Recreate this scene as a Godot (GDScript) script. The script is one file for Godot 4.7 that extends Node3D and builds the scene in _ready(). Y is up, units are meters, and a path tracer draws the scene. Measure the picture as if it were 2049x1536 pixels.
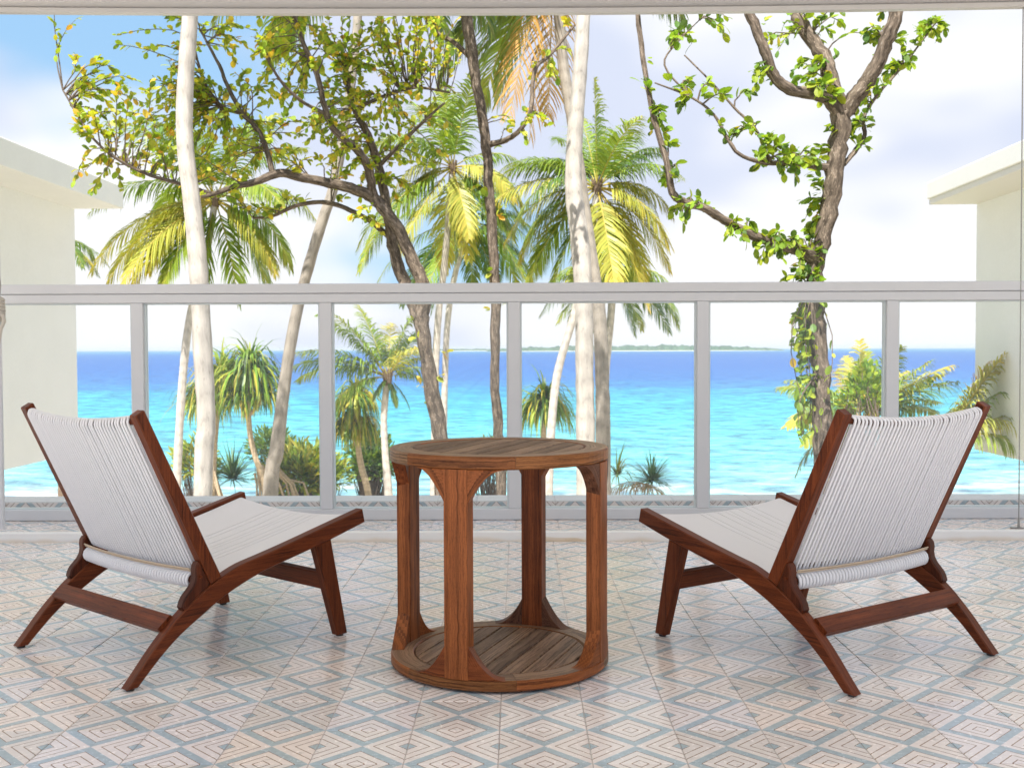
extends Node3D
# A covered terrace with two cord lounge chairs and a drum table, looking over a glass railing to palms and a lagoon.

var rng := RandomNumberGenerator.new()
var mats := {}
var names := {}


# ---------------------------------------------------------------- mesh building
class Shape:
	var v := PackedVector3Array()
	var n := PackedVector3Array()
	var t := PackedVector2Array()
	var c := PackedColorArray()
	var ix := PackedInt32Array()

	func vert(p: Vector3, nn: Vector3, uv: Vector2, col: Color) -> int:
		v.append(p)
		n.append(nn)
		t.append(uv)
		c.append(col)
		return v.size() - 1

	# corners counter-clockwise seen from outside
	func quad(a: Vector3, b: Vector3, d: Vector3, e: Vector3, col := Color.WHITE, ua := Vector2(0, 0), ub := Vector2(1, 0), ud := Vector2(1, 1), ue := Vector2(0, 1)) -> void:
		var nn := (b - a).cross(e - a).normalized()
		var i := vert(a, nn, ua, col)
		vert(b, nn, ub, col)
		vert(d, nn, ud, col)
		vert(e, nn, ue, col)
		ix.append_array([i, i + 2, i + 1, i, i + 3, i + 2])

	func tri(a: Vector3, b: Vector3, d: Vector3, col := Color.WHITE) -> void:
		var nn := (b - a).cross(d - a).normalized()
		var i := vert(a, nn, Vector2(0, 0), col)
		vert(b, nn, Vector2(1, 0), col)
		vert(d, nn, Vector2(.5, 1), col)
		ix.append_array([i, i + 2, i + 1])

	func box(lo: Vector3, hi: Vector3, us := 1.0, col := Color.WHITE) -> void:
		var d := hi - lo
		var p := [lo, Vector3(hi.x, lo.y, lo.z), Vector3(hi.x, hi.y, lo.z), Vector3(lo.x, hi.y, lo.z), Vector3(lo.x, lo.y, hi.z), Vector3(hi.x, lo.y, hi.z), hi, Vector3(lo.x, hi.y, hi.z)]
		for f in [[4, 5, 6, 7, d.x, d.y], [1, 0, 3, 2, d.x, d.y], [5, 1, 2, 6, d.z, d.y], [0, 4, 7, 3, d.z, d.y], [7, 6, 2, 3, d.x, d.z], [0, 1, 5, 4, d.x, d.z]]:
			var w: float = f[4] * us
			var h: float = f[5] * us
			quad(p[f[0]], p[f[1]], p[f[2]], p[f[3]], col, Vector2(0, 0), Vector2(w, 0), Vector2(w, h), Vector2(0, h))

	# a box with chamfered edges all round
	func chamfer_box(lo: Vector3, hi: Vector3, b: float, us := 1.0, col := Color.WHITE, off := Vector2.ZERO) -> void:
		extrude(PackedVector2Array([Vector2(lo.x + b, lo.y), Vector2(hi.x - b, lo.y), Vector2(hi.x, lo.y + b), Vector2(hi.x, hi.y - b), Vector2(hi.x - b, hi.y), Vector2(lo.x + b, hi.y), Vector2(lo.x, hi.y - b), Vector2(lo.x, lo.y + b)]), Vector3.ZERO, Vector3.RIGHT, Vector3.UP, Vector3.BACK, lo.z, hi.z, b, us, col, 0, off)

	# poly counter-clockwise in the plane (x_axis, y_axis); x_axis cross y_axis = w_axis
	func extrude(poly: PackedVector2Array, o: Vector3, xa: Vector3, ya: Vector3, wa: Vector3, w0: float, w1: float, bev: float, us := 1.0, col := Color.WHITE, flat := 0, off := Vector2.ZERO) -> void:
		var m := poly.size()
		var en: Array[Vector2] = []
		for i in m:
			var e := poly[(i + 1) % m] - poly[i]
			en.append(Vector2(e.y, -e.x).normalized())
		var inn := PackedVector2Array()
		for i in m:
			var a := en[(i + m - 1) % m]
			var b := en[i]
			inn.append(poly[i] - (a + b) / maxf(0.35, 1.0 + a.dot(b)) * bev)
		var at := func(p: Vector2, w: float) -> Vector3: return o + xa * p.x + ya * p.y + wa * w
		var nv := func(q: Vector2, w: float) -> Vector3: return (xa * q.x + ya * q.y + wa * w).normalized()
		var rings := [[w0, poly, 0.0], [w1, poly, 0.0]]
		if bev > 0.0:
			rings = [[w0, inn, -1.0], [w0 + bev, poly, -0.0], [w1 - bev, poly, 0.0], [w1, inn, 1.0]]
		for k in rings.size() - 1:
			var per := 0.0
			var slope := 0.0
			if bev > 0.0:
				slope = [-0.7, 0.0, 0.7][k]
			for i in m:
				var j := (i + 1) % m
				var na := en[i]
				var nb := en[i]
				if en[i].dot(en[(i + m - 1) % m]) > 0.82:
					na = (en[i] + en[(i + m - 1) % m]).normalized()
				if en[i].dot(en[j]) > 0.82:
					nb = (en[i] + en[j]).normalized()
				var step := poly[i].distance_to(poly[j])
				var r0: Array = rings[k]
				var r1: Array = rings[k + 1]
				var u0 := Vector2(per, r0[0]) * us
				var u1 := Vector2(per + step, r0[0]) * us
				var u2 := Vector2(per + step, r1[0]) * us
				var u3 := Vector2(per, r1[0]) * us
				if flat > 0:
					u0 = Vector2(u0.y, u0.x)
					u1 = Vector2(u1.y, u1.x)
					u2 = Vector2(u2.y, u2.x)
					u3 = Vector2(u3.y, u3.x)
				var q := vert(at.call(r0[1][i], r0[0]), nv.call(na, slope), u0 + off, col)
				vert(at.call(r0[1][j], r0[0]), nv.call(nb, slope), u1 + off, col)
				vert(at.call(r1[1][j], r1[0]), nv.call(nb, slope), u2 + off, col)
				vert(at.call(r1[1][i], r1[0]), nv.call(na, slope), u3 + off, col)
				ix.append_array([q, q + 2, q + 1, q, q + 3, q + 2])
				per += step
		var tr := Geometry2D.triangulate_polygon(poly)
		for side in [0, 1]:
			var r: Array = rings[0] if side == 0 else rings[-1]
			var base := v.size()
			for p in r[1]:
				var uv: Vector2 = (Vector2(p.y, p.x) if flat == 1 else p) * us + off
				vert(at.call(p, r[0]), wa if side == 1 else -wa, uv, col)
			for k in range(0, tr.size(), 3):
				var a := poly[tr[k]]
				var b := poly[tr[k + 1]]
				var d := poly[tr[k + 2]]
				var ccw := (b - a).cross(d - a) > 0.0
				if ccw == (side == 1):
					ix.append_array([base + tr[k], base + tr[k + 2], base + tr[k + 1]])
				else:
					ix.append_array([base + tr[k], base + tr[k + 1], base + tr[k + 2]])

	func tube(p: PackedVector3Array, r: PackedFloat32Array, sides: int, us := 1.0, vs := 1.0, col := Color.WHITE, cap := true, closed := false) -> void:
		var m := p.size()
		var up := Vector3.UP
		var first := (p[1] - p[0]).normalized()
		if absf(first.dot(up)) > 0.9:
			up = Vector3.RIGHT
		var side := first.cross(up).normalized()
		var start := v.size()
		var len := 0.0
		var last := m if not closed else m + 1
		for i in last:
			var k := i % m
			var d: Vector3
			if closed:
				d = p[(k + 1) % m] - p[(k + m - 1) % m]
			else:
				d = p[mini(k + 1, m - 1)] - p[maxi(k - 1, 0)]
			d = d.normalized()
			side = (side - d * side.dot(d)).normalized()
			var upv := d.cross(side)
			if i > 0:
				len += p[k].distance_to(p[(i - 1) % m])
			for s in sides + 1:
				var a := TAU * s / sides
				# side, then -up so that side x (-upv)... runs counter-clockwise about d
				var nn := side * cos(a) + upv * sin(a)
				vert(p[k] + nn * r[k], nn, Vector2(float(s) / sides * us, len * vs), col)
		for i in last - 1:
			for s in sides:
				var a := start + i * (sides + 1) + s
				var b := a + 1
				var e := a + sides + 1
				var d := e + 1
				ix.append_array([a, d, b, a, e, d])
		if cap and not closed:
			for e in [0, m - 1]:
				var d := (p[0] - p[1]).normalized() if e == 0 else (p[m - 1] - p[m - 2]).normalized()
				var ring: int = start + e * (sides + 1)
				var mid := vert(p[e], d, Vector2(.5, .5), col)
				for s in sides:
					var a := vert(v[ring + s], d, Vector2(0, 0), col)
					var b := vert(v[ring + s + 1], d, Vector2(1, 0), col)
					if e == 0:
						ix.append_array([mid, a, b])
					else:
						ix.append_array([mid, b, a])

	# a piece of a ring about y, between two angles and two radii, its bottom and top given per angle
	func ring_piece(a0: float, a1: float, r0: float, r1: float, lo: Callable, hi: Callable, seg: int, ch: float, us := 1.0, off := Vector2.ZERO, flank := Color.WHITE) -> void:
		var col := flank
		var prev: Array = []
		for i in seg + 1:
			var f := float(i) / seg
			var a := lerpf(a0, a1, f)
			var y0: float = lo.call(f)
			var y1: float = maxf(hi.call(f), y0 + 0.0006)
			var e := minf(ch, (y1 - y0) * .35)
			var dir := Vector3(sin(a), 0, cos(a))
			var pts := [dir * r1 + Vector3.UP * (y0 + e), dir * r1 + Vector3.UP * (y1 - e), dir * (r1 - e) + Vector3.UP * y1, dir * (r0 + e) + Vector3.UP * y1, dir * r0 + Vector3.UP * (y1 - e), dir * r0 + Vector3.UP * (y0 + e), dir * (r0 + e) + Vector3.UP * y0, dir * (r1 - e) + Vector3.UP * y0]
			if i > 0:
				var l0 := lerpf(a0, a1, float(i - 1) / seg) * r1 * us
				var l1 := a * r1 * us
				var per := 0.0
				for k in 8:
					var j := (k + 1) % 8
					var st: float = pts[k].distance_to(pts[j])
					# the angle grows towards +x from +z: seen from outside it runs to the right
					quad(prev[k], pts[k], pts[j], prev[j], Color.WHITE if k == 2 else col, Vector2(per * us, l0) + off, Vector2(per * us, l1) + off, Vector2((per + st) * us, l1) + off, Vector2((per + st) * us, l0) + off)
					per += st
			if i == 0 or i == seg:
				var nn := Vector3(cos(a), 0, -sin(a)) * (1.0 if i == seg else -1.0)
				var b := v.size()
				for p in pts:
					vert(p, nn, Vector2((p.y + Vector2(p.x, p.z).length()) * us, p.y * us) + off, col)
				for k in range(1, 7):
					if i == seg:
						ix.append_array([b, b + k, b + k + 1])
					else:
						ix.append_array([b, b + k + 1, b + k])
			prev = pts

	func mesh() -> ArrayMesh:
		var a := []
		a.resize(Mesh.ARRAY_MAX)
		a[Mesh.ARRAY_VERTEX] = v
		a[Mesh.ARRAY_NORMAL] = n
		a[Mesh.ARRAY_TEX_UV] = t
		a[Mesh.ARRAY_COLOR] = c
		a[Mesh.ARRAY_INDEX] = ix
		var m := ArrayMesh.new()
		m.add_surface_from_arrays(Mesh.PRIMITIVE_TRIANGLES, a)
		return m


func numbered(called: String) -> String:
	if not names.has(called):
		names[called] = 0
		return called
	names[called] += 1
	return "%s_%03d" % [called, names[called]]


func tag(o: Node, label: String, category: String, group := "") -> Node:
	o.set_meta("label", label)
	o.set_meta("category", category)
	if group:
		o.set_meta("group", group)
	return o


func thing(called: String, label: String, category: String, at := Vector3.ZERO, turn := 0.0, group := "") -> Node3D:
	var o := Node3D.new()
	o.name = numbered(called)
	add_child(o)
	o.position = at
	o.rotation.y = turn
	tag(o, label, category, group)
	return o


func put(called: String, m: Mesh, material: Material, parent: Node, at := Vector3.ZERO) -> MeshInstance3D:
	var o := MeshInstance3D.new()
	o.name = called
	o.mesh = m
	o.material_override = material
	o.position = at
	if parent == self:
		o.name = numbered(called)
	else:
		var key := str(parent.get_instance_id()) + called
		if names.has(key):
			names[key] += 1
			o.name = "%s_%03d" % [called, names[key]]
		else:
			names[key] = 0
	parent.add_child(o, true)
	return o


func build(called: String, s: Shape, material: Material, parent: Node, at := Vector3.ZERO) -> MeshInstance3D:
	return put(called, s.mesh(), material, parent, at)


func struct(called: String, s: Shape, material: Material, at := Vector3.ZERO) -> MeshInstance3D:
	var o := build(called, s, material, self, at)
	o.set_meta("kind", "structure")
	return o


func many(called: String, m: Mesh, material: Material, parent: Node, places: Array, colors: Array = []) -> MultiMeshInstance3D:
	var mm := MultiMesh.new()
	mm.transform_format = MultiMesh.TRANSFORM_3D
	mm.use_colors = not colors.is_empty()
	mm.mesh = m
	mm.instance_count = places.size()
	for i in places.size():
		mm.set_instance_transform(i, places[i])
		if not colors.is_empty():
			mm.set_instance_color(i, colors[i])
	var o := MultiMeshInstance3D.new()
	o.name = called
	o.multimesh = mm
	o.material_override = material
	o.set_meta("kind", "stuff")
	parent.add_child(o, true)
	return o


# ---------------------------------------------------------------- textures and materials
func picture(w: int, h: int, f: Callable) -> ImageTexture:
	var b := PackedByteArray()
	b.resize(w * h * 3)
	var i := 0
	for y in h:
		for x in w:
			var k: Color = f.call((x + .5) / w, (y + .5) / h)
			b[i] = clampi(int(k.r * 255.0 + .5), 0, 255)
			b[i + 1] = clampi(int(k.g * 255.0 + .5), 0, 255)
			b[i + 2] = clampi(int(k.b * 255.0 + .5), 0, 255)
			i += 3
	return ImageTexture.create_from_image(Image.create_from_data(w, h, false, Image.FORMAT_RGB8, b))


func noise(s: int, freq := 1.0, oct := 4) -> FastNoiseLite:
	var n := FastNoiseLite.new()
	n.seed = s
	n.noise_type = FastNoiseLite.TYPE_SIMPLEX_SMOOTH
	n.frequency = freq
	n.fractal_type = FastNoiseLite.FRACTAL_FBM
	n.fractal_octaves = oct
	return n


# noise that repeats over the unit square
func ringed(n: FastNoiseLite, u: float, v: float, ku: float, kv: float) -> float:
	var a := u * TAU
	return n.get_noise_3d(cos(a) * ku, sin(a) * ku, (absf(v * 2.0 - 1.0)) * kv)


func paint(linear: Color, rough: float, spec := 0.5) -> StandardMaterial3D:
	var m := StandardMaterial3D.new()
	m.albedo_color = linear.linear_to_srgb()
	m.roughness = rough
	m.metallic_specular = spec
	return m


func leafy(rough := 0.45, through := 0.95) -> StandardMaterial3D:
	var m := paint(Color.WHITE, rough, 0.4)
	m.vertex_color_use_as_albedo = true
	m.backlight_enabled = true
	m.backlight = Color(through, through, through * .55)
	m.cull_mode = BaseMaterial3D.CULL_DISABLED
	return m


func tile_print(x: float, y: float, n: FastNoiseLite) -> Color:
	# the print of one cement tile: four half diamonds that meet at its middle
	var dx := x - .5
	var dy := y - .5
	var w := n.get_noise_2d(x * 60.0, y * 60.0)
	var cream := Color(.95, .918, .902)
	var blue := Color(.70, .765, .80)
	var line := Color(.60, .505, .435)
	var dirt := smoothstep(.42, .7, n.get_noise_2d(x * 5.0 + 90.0, y * 5.0)) * .10 + (.22 if n.get_noise_2d(x * 46.0 + 11.0, y * 46.0 + 5.0) > .74 else 0.0)
	cream = cream * (1.0 - dirt)
	cream = cream * (1.0 + .018 * w + .03 * n.get_noise_2d(x * 7.0, y * 7.0 + 40.0))
	blue = blue * (1.0 + .03 * w + .06 * n.get_noise_2d(x * 9.0 + 20.0, y * 9.0))
	line = line * (1.0 + .12 * n.get_noise_2d(x * 25.0, y * 25.0 + 9.0))
	var t: float
	var k := cream
	var wob := .004 * n.get_noise_2d(x * 18.0 + 70.0, y * 18.0)
	if absf(dx) > absf(dy):
		t = ((.5 - absf(dx)) + absf(dy)) / .5 + wob
		if t < .175:
			k = blue
		elif t < .20 or absf(t - .475) < .019 or absf(t - .755) < .019:
			k = line
	else:
		t = ((.5 - absf(dy)) + absf(dx)) / .5 + wob
		if t > .725:
			k = blue
		elif t > .698 or absf(t - .445) < .019 or absf(t - .18) < .019:
			k = line
	return k


func make_materials() -> void:
	var n1 := noise(11, 1.0, 4)
	var n2 := noise(23, 1.0, 3)
	# wood: grain runs along v
	var wood := func(u: float, v: float) -> Color:
		var bend := .012 * ringed(n2, u, v, .5, 1.6)
		var a := ringed(n1, u + bend, v, 9.0, .7)
		var wide := ringed(n2, u + .2 + bend, v, 2.2, .5)
		var fine := ringed(n1, u, v, 46.0, 3.0)
		var pore := ringed(n2, u, v, 70.0, 7.0)
		var vein := smoothstep(.25, .5, ringed(n2, u + bend, v, 6.0, .6))
		var g := .77 + .2 * a + .14 * wide + .12 * fine - .22 * vein
		if pore < -.34:
			g -= .13
		g = clampf(g, .25, 1.0)
		return Color(g, pow(g, 1.1), pow(g, 1.16))
	var wt := picture(384, 768, wood)
	for w in [["chair_wood", Color(.20, .049, .015), .42], ["chair_wood_dark", Color(.12, .030, .011), .45], ["table_wood", Color(.39, .125, .037), .42], ["table_wood_red", Color(.29, .08, .023), .42], ["table_wood_dark", Color(.20, .088, .05), .5], ["table_ring", Color(.42, .27, .17), .42], ["table_ring_red", Color(.36, .22, .135), .42], ["table_grey", Color(.37, .235, .15), .5], ["table_grey_dark", Color(.255, .165, .11), .58]]:
		var m := paint(w[1] * 1.2, w[2], .30)
		m.albedo_texture = wt
		m.vertex_color_use_as_albedo = true
		mats[w[0]] = m
	# floor tiles
	var n3 := noise(5, 1.0, 3)
	var prints := []
	for k in 3:
		var nk := noise(5 + k * 17, 1.0, 3)
		prints.append(picture(400, 400, func(x: float, y: float) -> Color: return tile_print(x, y, nk)))
	var rt := picture(128, 128, func(x: float, y: float) -> Color:
		var g := .62 + .3 * n3.get_noise_2d(x * 9.0, y * 9.0) + .12 * n3.get_noise_2d(x * 50.0, y * 50.0)
		return Color(g, g, g))
	mats.tile = []
	for k in 5:
		var m := paint(Color.WHITE, .36, .5)
		m.albedo_color = [Color(1, 1, 1), Color(.97, .962, .955), Color(.98, .98, 1), Color(.94, .935, .93), Color(1, .975, .955)][k]
		m.albedo_texture = prints[k % 3]
		m.roughness_texture = rt
		mats.tile.append(m)
	mats.grout = paint(Color(.47, .42, .40), .9)
	mats.white = paint(Color(.63, .635, .655), .38)
	mats.white_rough = paint(Color(.72, .715, .70), .7)
	var stained := picture(512, 64, func(x: float, y: float) -> Color:
		var low := smoothstep(.55, 1.0, y + .35 * n3.get_noise_2d(x * 16.0, 3.0)) * .5
		var patch := smoothstep(.22, .34, n3.get_noise_2d(x * 5.0 + 31.0, y * .3)) * .45
		var s := clampf(low * .7 + patch, 0.0, .75)
		return Color(.95, .94, .93).lerp(Color(.85, .75, .61), s))
	mats.blind = paint(Color(.45, .44, .445), .28)
	mats.kerb = paint(Color.WHITE, .55)
	mats.kerb.albedo_texture = stained
	var plaster := picture(256, 256, func(x: float, y: float) -> Color:
		var g := .965 + .01 * n3.get_noise_2d(x * 4.0, y * 4.0) + .012 * n3.get_noise_2d(x * 40.0, y * 40.0)
		return Color(g, g, g * .98))
	mats.plaster = paint(Color(.90, .92, .965), .85, .3)
	mats.plaster.albedo_texture = plaster
	mats.cord = paint(Color(.80, .795, .82), .62, .4)
	mats.tan_cord = paint(Color(.55, .43, .31), .8)
	mats.steel = paint(Color(.32, .31, .29), .35)
	mats.steel.metallic = .8
	mats.rubber = paint(Color(.045, .042, .04), .8)
	mats.bead = paint(Color(.62, .68, .69), .3)
	mats.linen = paint(Color(.52, .48, .42), .9)
	var g := StandardMaterial3D.new()
	g.transparency = BaseMaterial3D.TRANSPARENCY_ALPHA
	g.albedo_color = Color(.9, .97, 1, .03)
	g.roughness = .02
	g.metallic_specular = .22
	mats.glass = g
	mats.leaf = leafy()
	mats.frond = leafy(.4, .8)
	mats.twig = paint(Color(.16, .125, .10), .9, .3)
	# bark: v runs up the trunk
	var nb := noise(77, 1.0, 4)
	var palm_bark := picture(256, 1024, func(u: float, v: float) -> Color:
		var rings := sin((v * 30.0 + .5 * ringed(nb, u, v, .7, 4.0)) * TAU)
		var g2 := .80 + .13 * ringed(nb, u, v, 1.2, 5.0) + .07 * ringed(nb, u, v, 9.0, 60.0)
		g2 = g2 * .85 + .17
		g2 += .05 * ringed(nb, u, v, .6, 2.0) - .03 * rings
		g2 -= .07 * smoothstep(.8, 1.0, rings) * smoothstep(-.1, .35, ringed(nb, u, v, 2.0, 14.0))
		g2 -= .14 * smoothstep(.42, .56, ringed(nb, u + .3, v, 3.0, 30.0))
		return Color(g2, g2 * .97, g2 * .93))
	mats.palm_bark = paint(Color(.71, .71, .715), .9, .25)
	mats.palm_bark.albedo_texture = palm_bark
	mats.palm_bark_brown = paint(Color(.30, .235, .185), .9, .25)
	mats.palm_bark_brown.albedo_texture = palm_bark
	mats.palm_bark_shaded = paint(Color(.47, .455, .435), .9, .25)  # copy of the pale bark with canopy shade put into its colour
	mats.palm_bark_shaded.albedo_texture = palm_bark
	var bark := picture(256, 768, func(u: float, v: float) -> Color:
		var g3 := .66 + .36 * ringed(nb, u, v, 1.4, 7.0) + .2 * ringed(nb, u, v, 7.0, 22.0) + .13 * ringed(nb, u, v, 16.0, 70.0)
		g3 += .3 * smoothstep(.33, .42, ringed(nb, u + .2, v, 3.5, 24.0))
		return Color(g3, g3 * .95, g3 * .90))
	mats.bark = paint(Color(.33, .295, .26), .92, .25)
	mats.bark.albedo_texture = bark
	mats.bark.heightmap_enabled = false
	mats.bark_dark = paint(Color(.15, .12, .10), .92, .25)
	mats.bark_dark.albedo_texture = bark
	mats.pale_root = paint(Color(.62, .52, .38), .85)
	mats.pale_root.albedo_texture = palm_bark
	# sand
	var ns := noise(41, 1.0, 5)
	var sand := picture(256, 256, func(x: float, y: float) -> Color:
		var q := .88 + .09 * ringed(ns, x, y, 1.2, 6.0) + .06 * ringed(ns, x, y, 12.0, 60.0)
		return Color(q, q * .97, q * .90))
	mats.sand = paint(Color(.74, .70, .62), .95, .2)
	mats.sand.albedo_texture = sand
	mats.sand.uv1_scale = Vector3(.25, .25, .25)
	# water: ripples stretched along the shore
	var nw := noise(97, 1.0, 4)
	var hgt := func(u: float, v: float) -> float:
		var q := 0.0
		q += .55 * nw.get_noise_3d(cos(u * TAU) * 1.6, sin(u * TAU) * 1.6, v * 9.0)
		q += .3 * nw.get_noise_3d(cos(u * TAU) * 5.0 + 9.0, sin(u * TAU) * 5.0, v * 26.0)
		q += .15 * nw.get_noise_3d(cos(u * TAU) * 13.0 + 30.0, sin(u * TAU) * 13.0, v * 70.0)
		return q
	var blend := func(u: float, v: float) -> float:
		var e := smoothstep(.85, 1.0, v)
		return lerpf(hgt.call(u, v), hgt.call(u, v - 1.0), e)
	var hs := 512
	var hb := PackedFloat32Array()
	hb.resize(hs * hs)
	for y in hs:
		for x in hs:
			hb[y * hs + x] = blend.call(float(x) / hs, float(y) / hs)
	var nimg := PackedByteArray()
	nimg.resize(hs * hs * 3)
	var aimg := PackedByteArray()
	aimg.resize(hs * hs * 3)
	for y in hs:
		for x in hs:
			var i := y * hs + x
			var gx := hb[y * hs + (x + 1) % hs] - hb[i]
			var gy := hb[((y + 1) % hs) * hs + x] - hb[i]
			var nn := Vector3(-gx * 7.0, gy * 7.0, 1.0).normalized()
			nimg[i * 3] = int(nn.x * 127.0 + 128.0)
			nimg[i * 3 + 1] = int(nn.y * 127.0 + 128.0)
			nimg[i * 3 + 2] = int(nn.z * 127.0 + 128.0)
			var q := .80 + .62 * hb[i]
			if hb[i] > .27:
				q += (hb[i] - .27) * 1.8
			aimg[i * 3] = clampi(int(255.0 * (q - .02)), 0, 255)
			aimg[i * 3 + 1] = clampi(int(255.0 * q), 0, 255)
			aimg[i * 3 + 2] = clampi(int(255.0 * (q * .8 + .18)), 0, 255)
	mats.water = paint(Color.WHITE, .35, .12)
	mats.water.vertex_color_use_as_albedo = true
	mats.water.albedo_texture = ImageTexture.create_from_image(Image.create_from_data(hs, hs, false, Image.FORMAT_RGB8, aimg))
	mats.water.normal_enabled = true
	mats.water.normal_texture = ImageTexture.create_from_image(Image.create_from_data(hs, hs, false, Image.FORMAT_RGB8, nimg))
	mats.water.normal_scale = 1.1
	mats.island = paint(Color.WHITE, .95, .2)
	mats.island.vertex_color_use_as_albedo = true


func make_sky() -> Sky:
	var w := 1024
	var h := 512
	var a := noise(303, 1.0, 5)
	var b := noise(512, 1.0, 4)
	var f := PackedFloat32Array()
	f.resize(w * h * 3)
	var i := 0
	for y in h:
		var el := (.5 - (y + .5) / h) * PI
		for x in w:
			var az := ((x + .5) / w - .5) * TAU
			var e := maxf(el, 0.0)
			var d := Vector3(sin(az) * cos(e), sin(e) * 2.3, -cos(az) * cos(e))
			var blue := Color(.44, .68, .88).lerp(Color(.16, .36, .70), pow(sin(e), .6))
			var c := a.get_noise_3d(d.x * 1.5 + 4.1, d.y * 1.5 + 1.3, d.z * 1.5)
			var g := b.get_noise_3d(d.x * 2.1, d.y * 2.1, d.z * 2.1 + 7.0)
			var low := pow(1.0 - clampf(e / .30, 0.0, 1.0), 1.3)
			var cover := smoothstep(-.34, -.02, c + .06 + .3 * low)
			var cloud := Color(.378, .410, .498).lerp(Color(.53, .535, .545), smoothstep(-.12, .34, g + .42 * low))
			var k := (blue * .62).lerp(cloud, cover)
			k *= .96
			f[i] = k.r
			f[i + 1] = k.g
			f[i + 2] = k.b
			i += 3
	var m := PanoramaSkyMaterial.new()
	m.panorama = ImageTexture.create_from_image(Image.create_from_data(w, h, false, Image.FORMAT_RGBF, f.to_byte_array()))
	var s := Sky.new()
	s.sky_material = m
	return s


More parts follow.
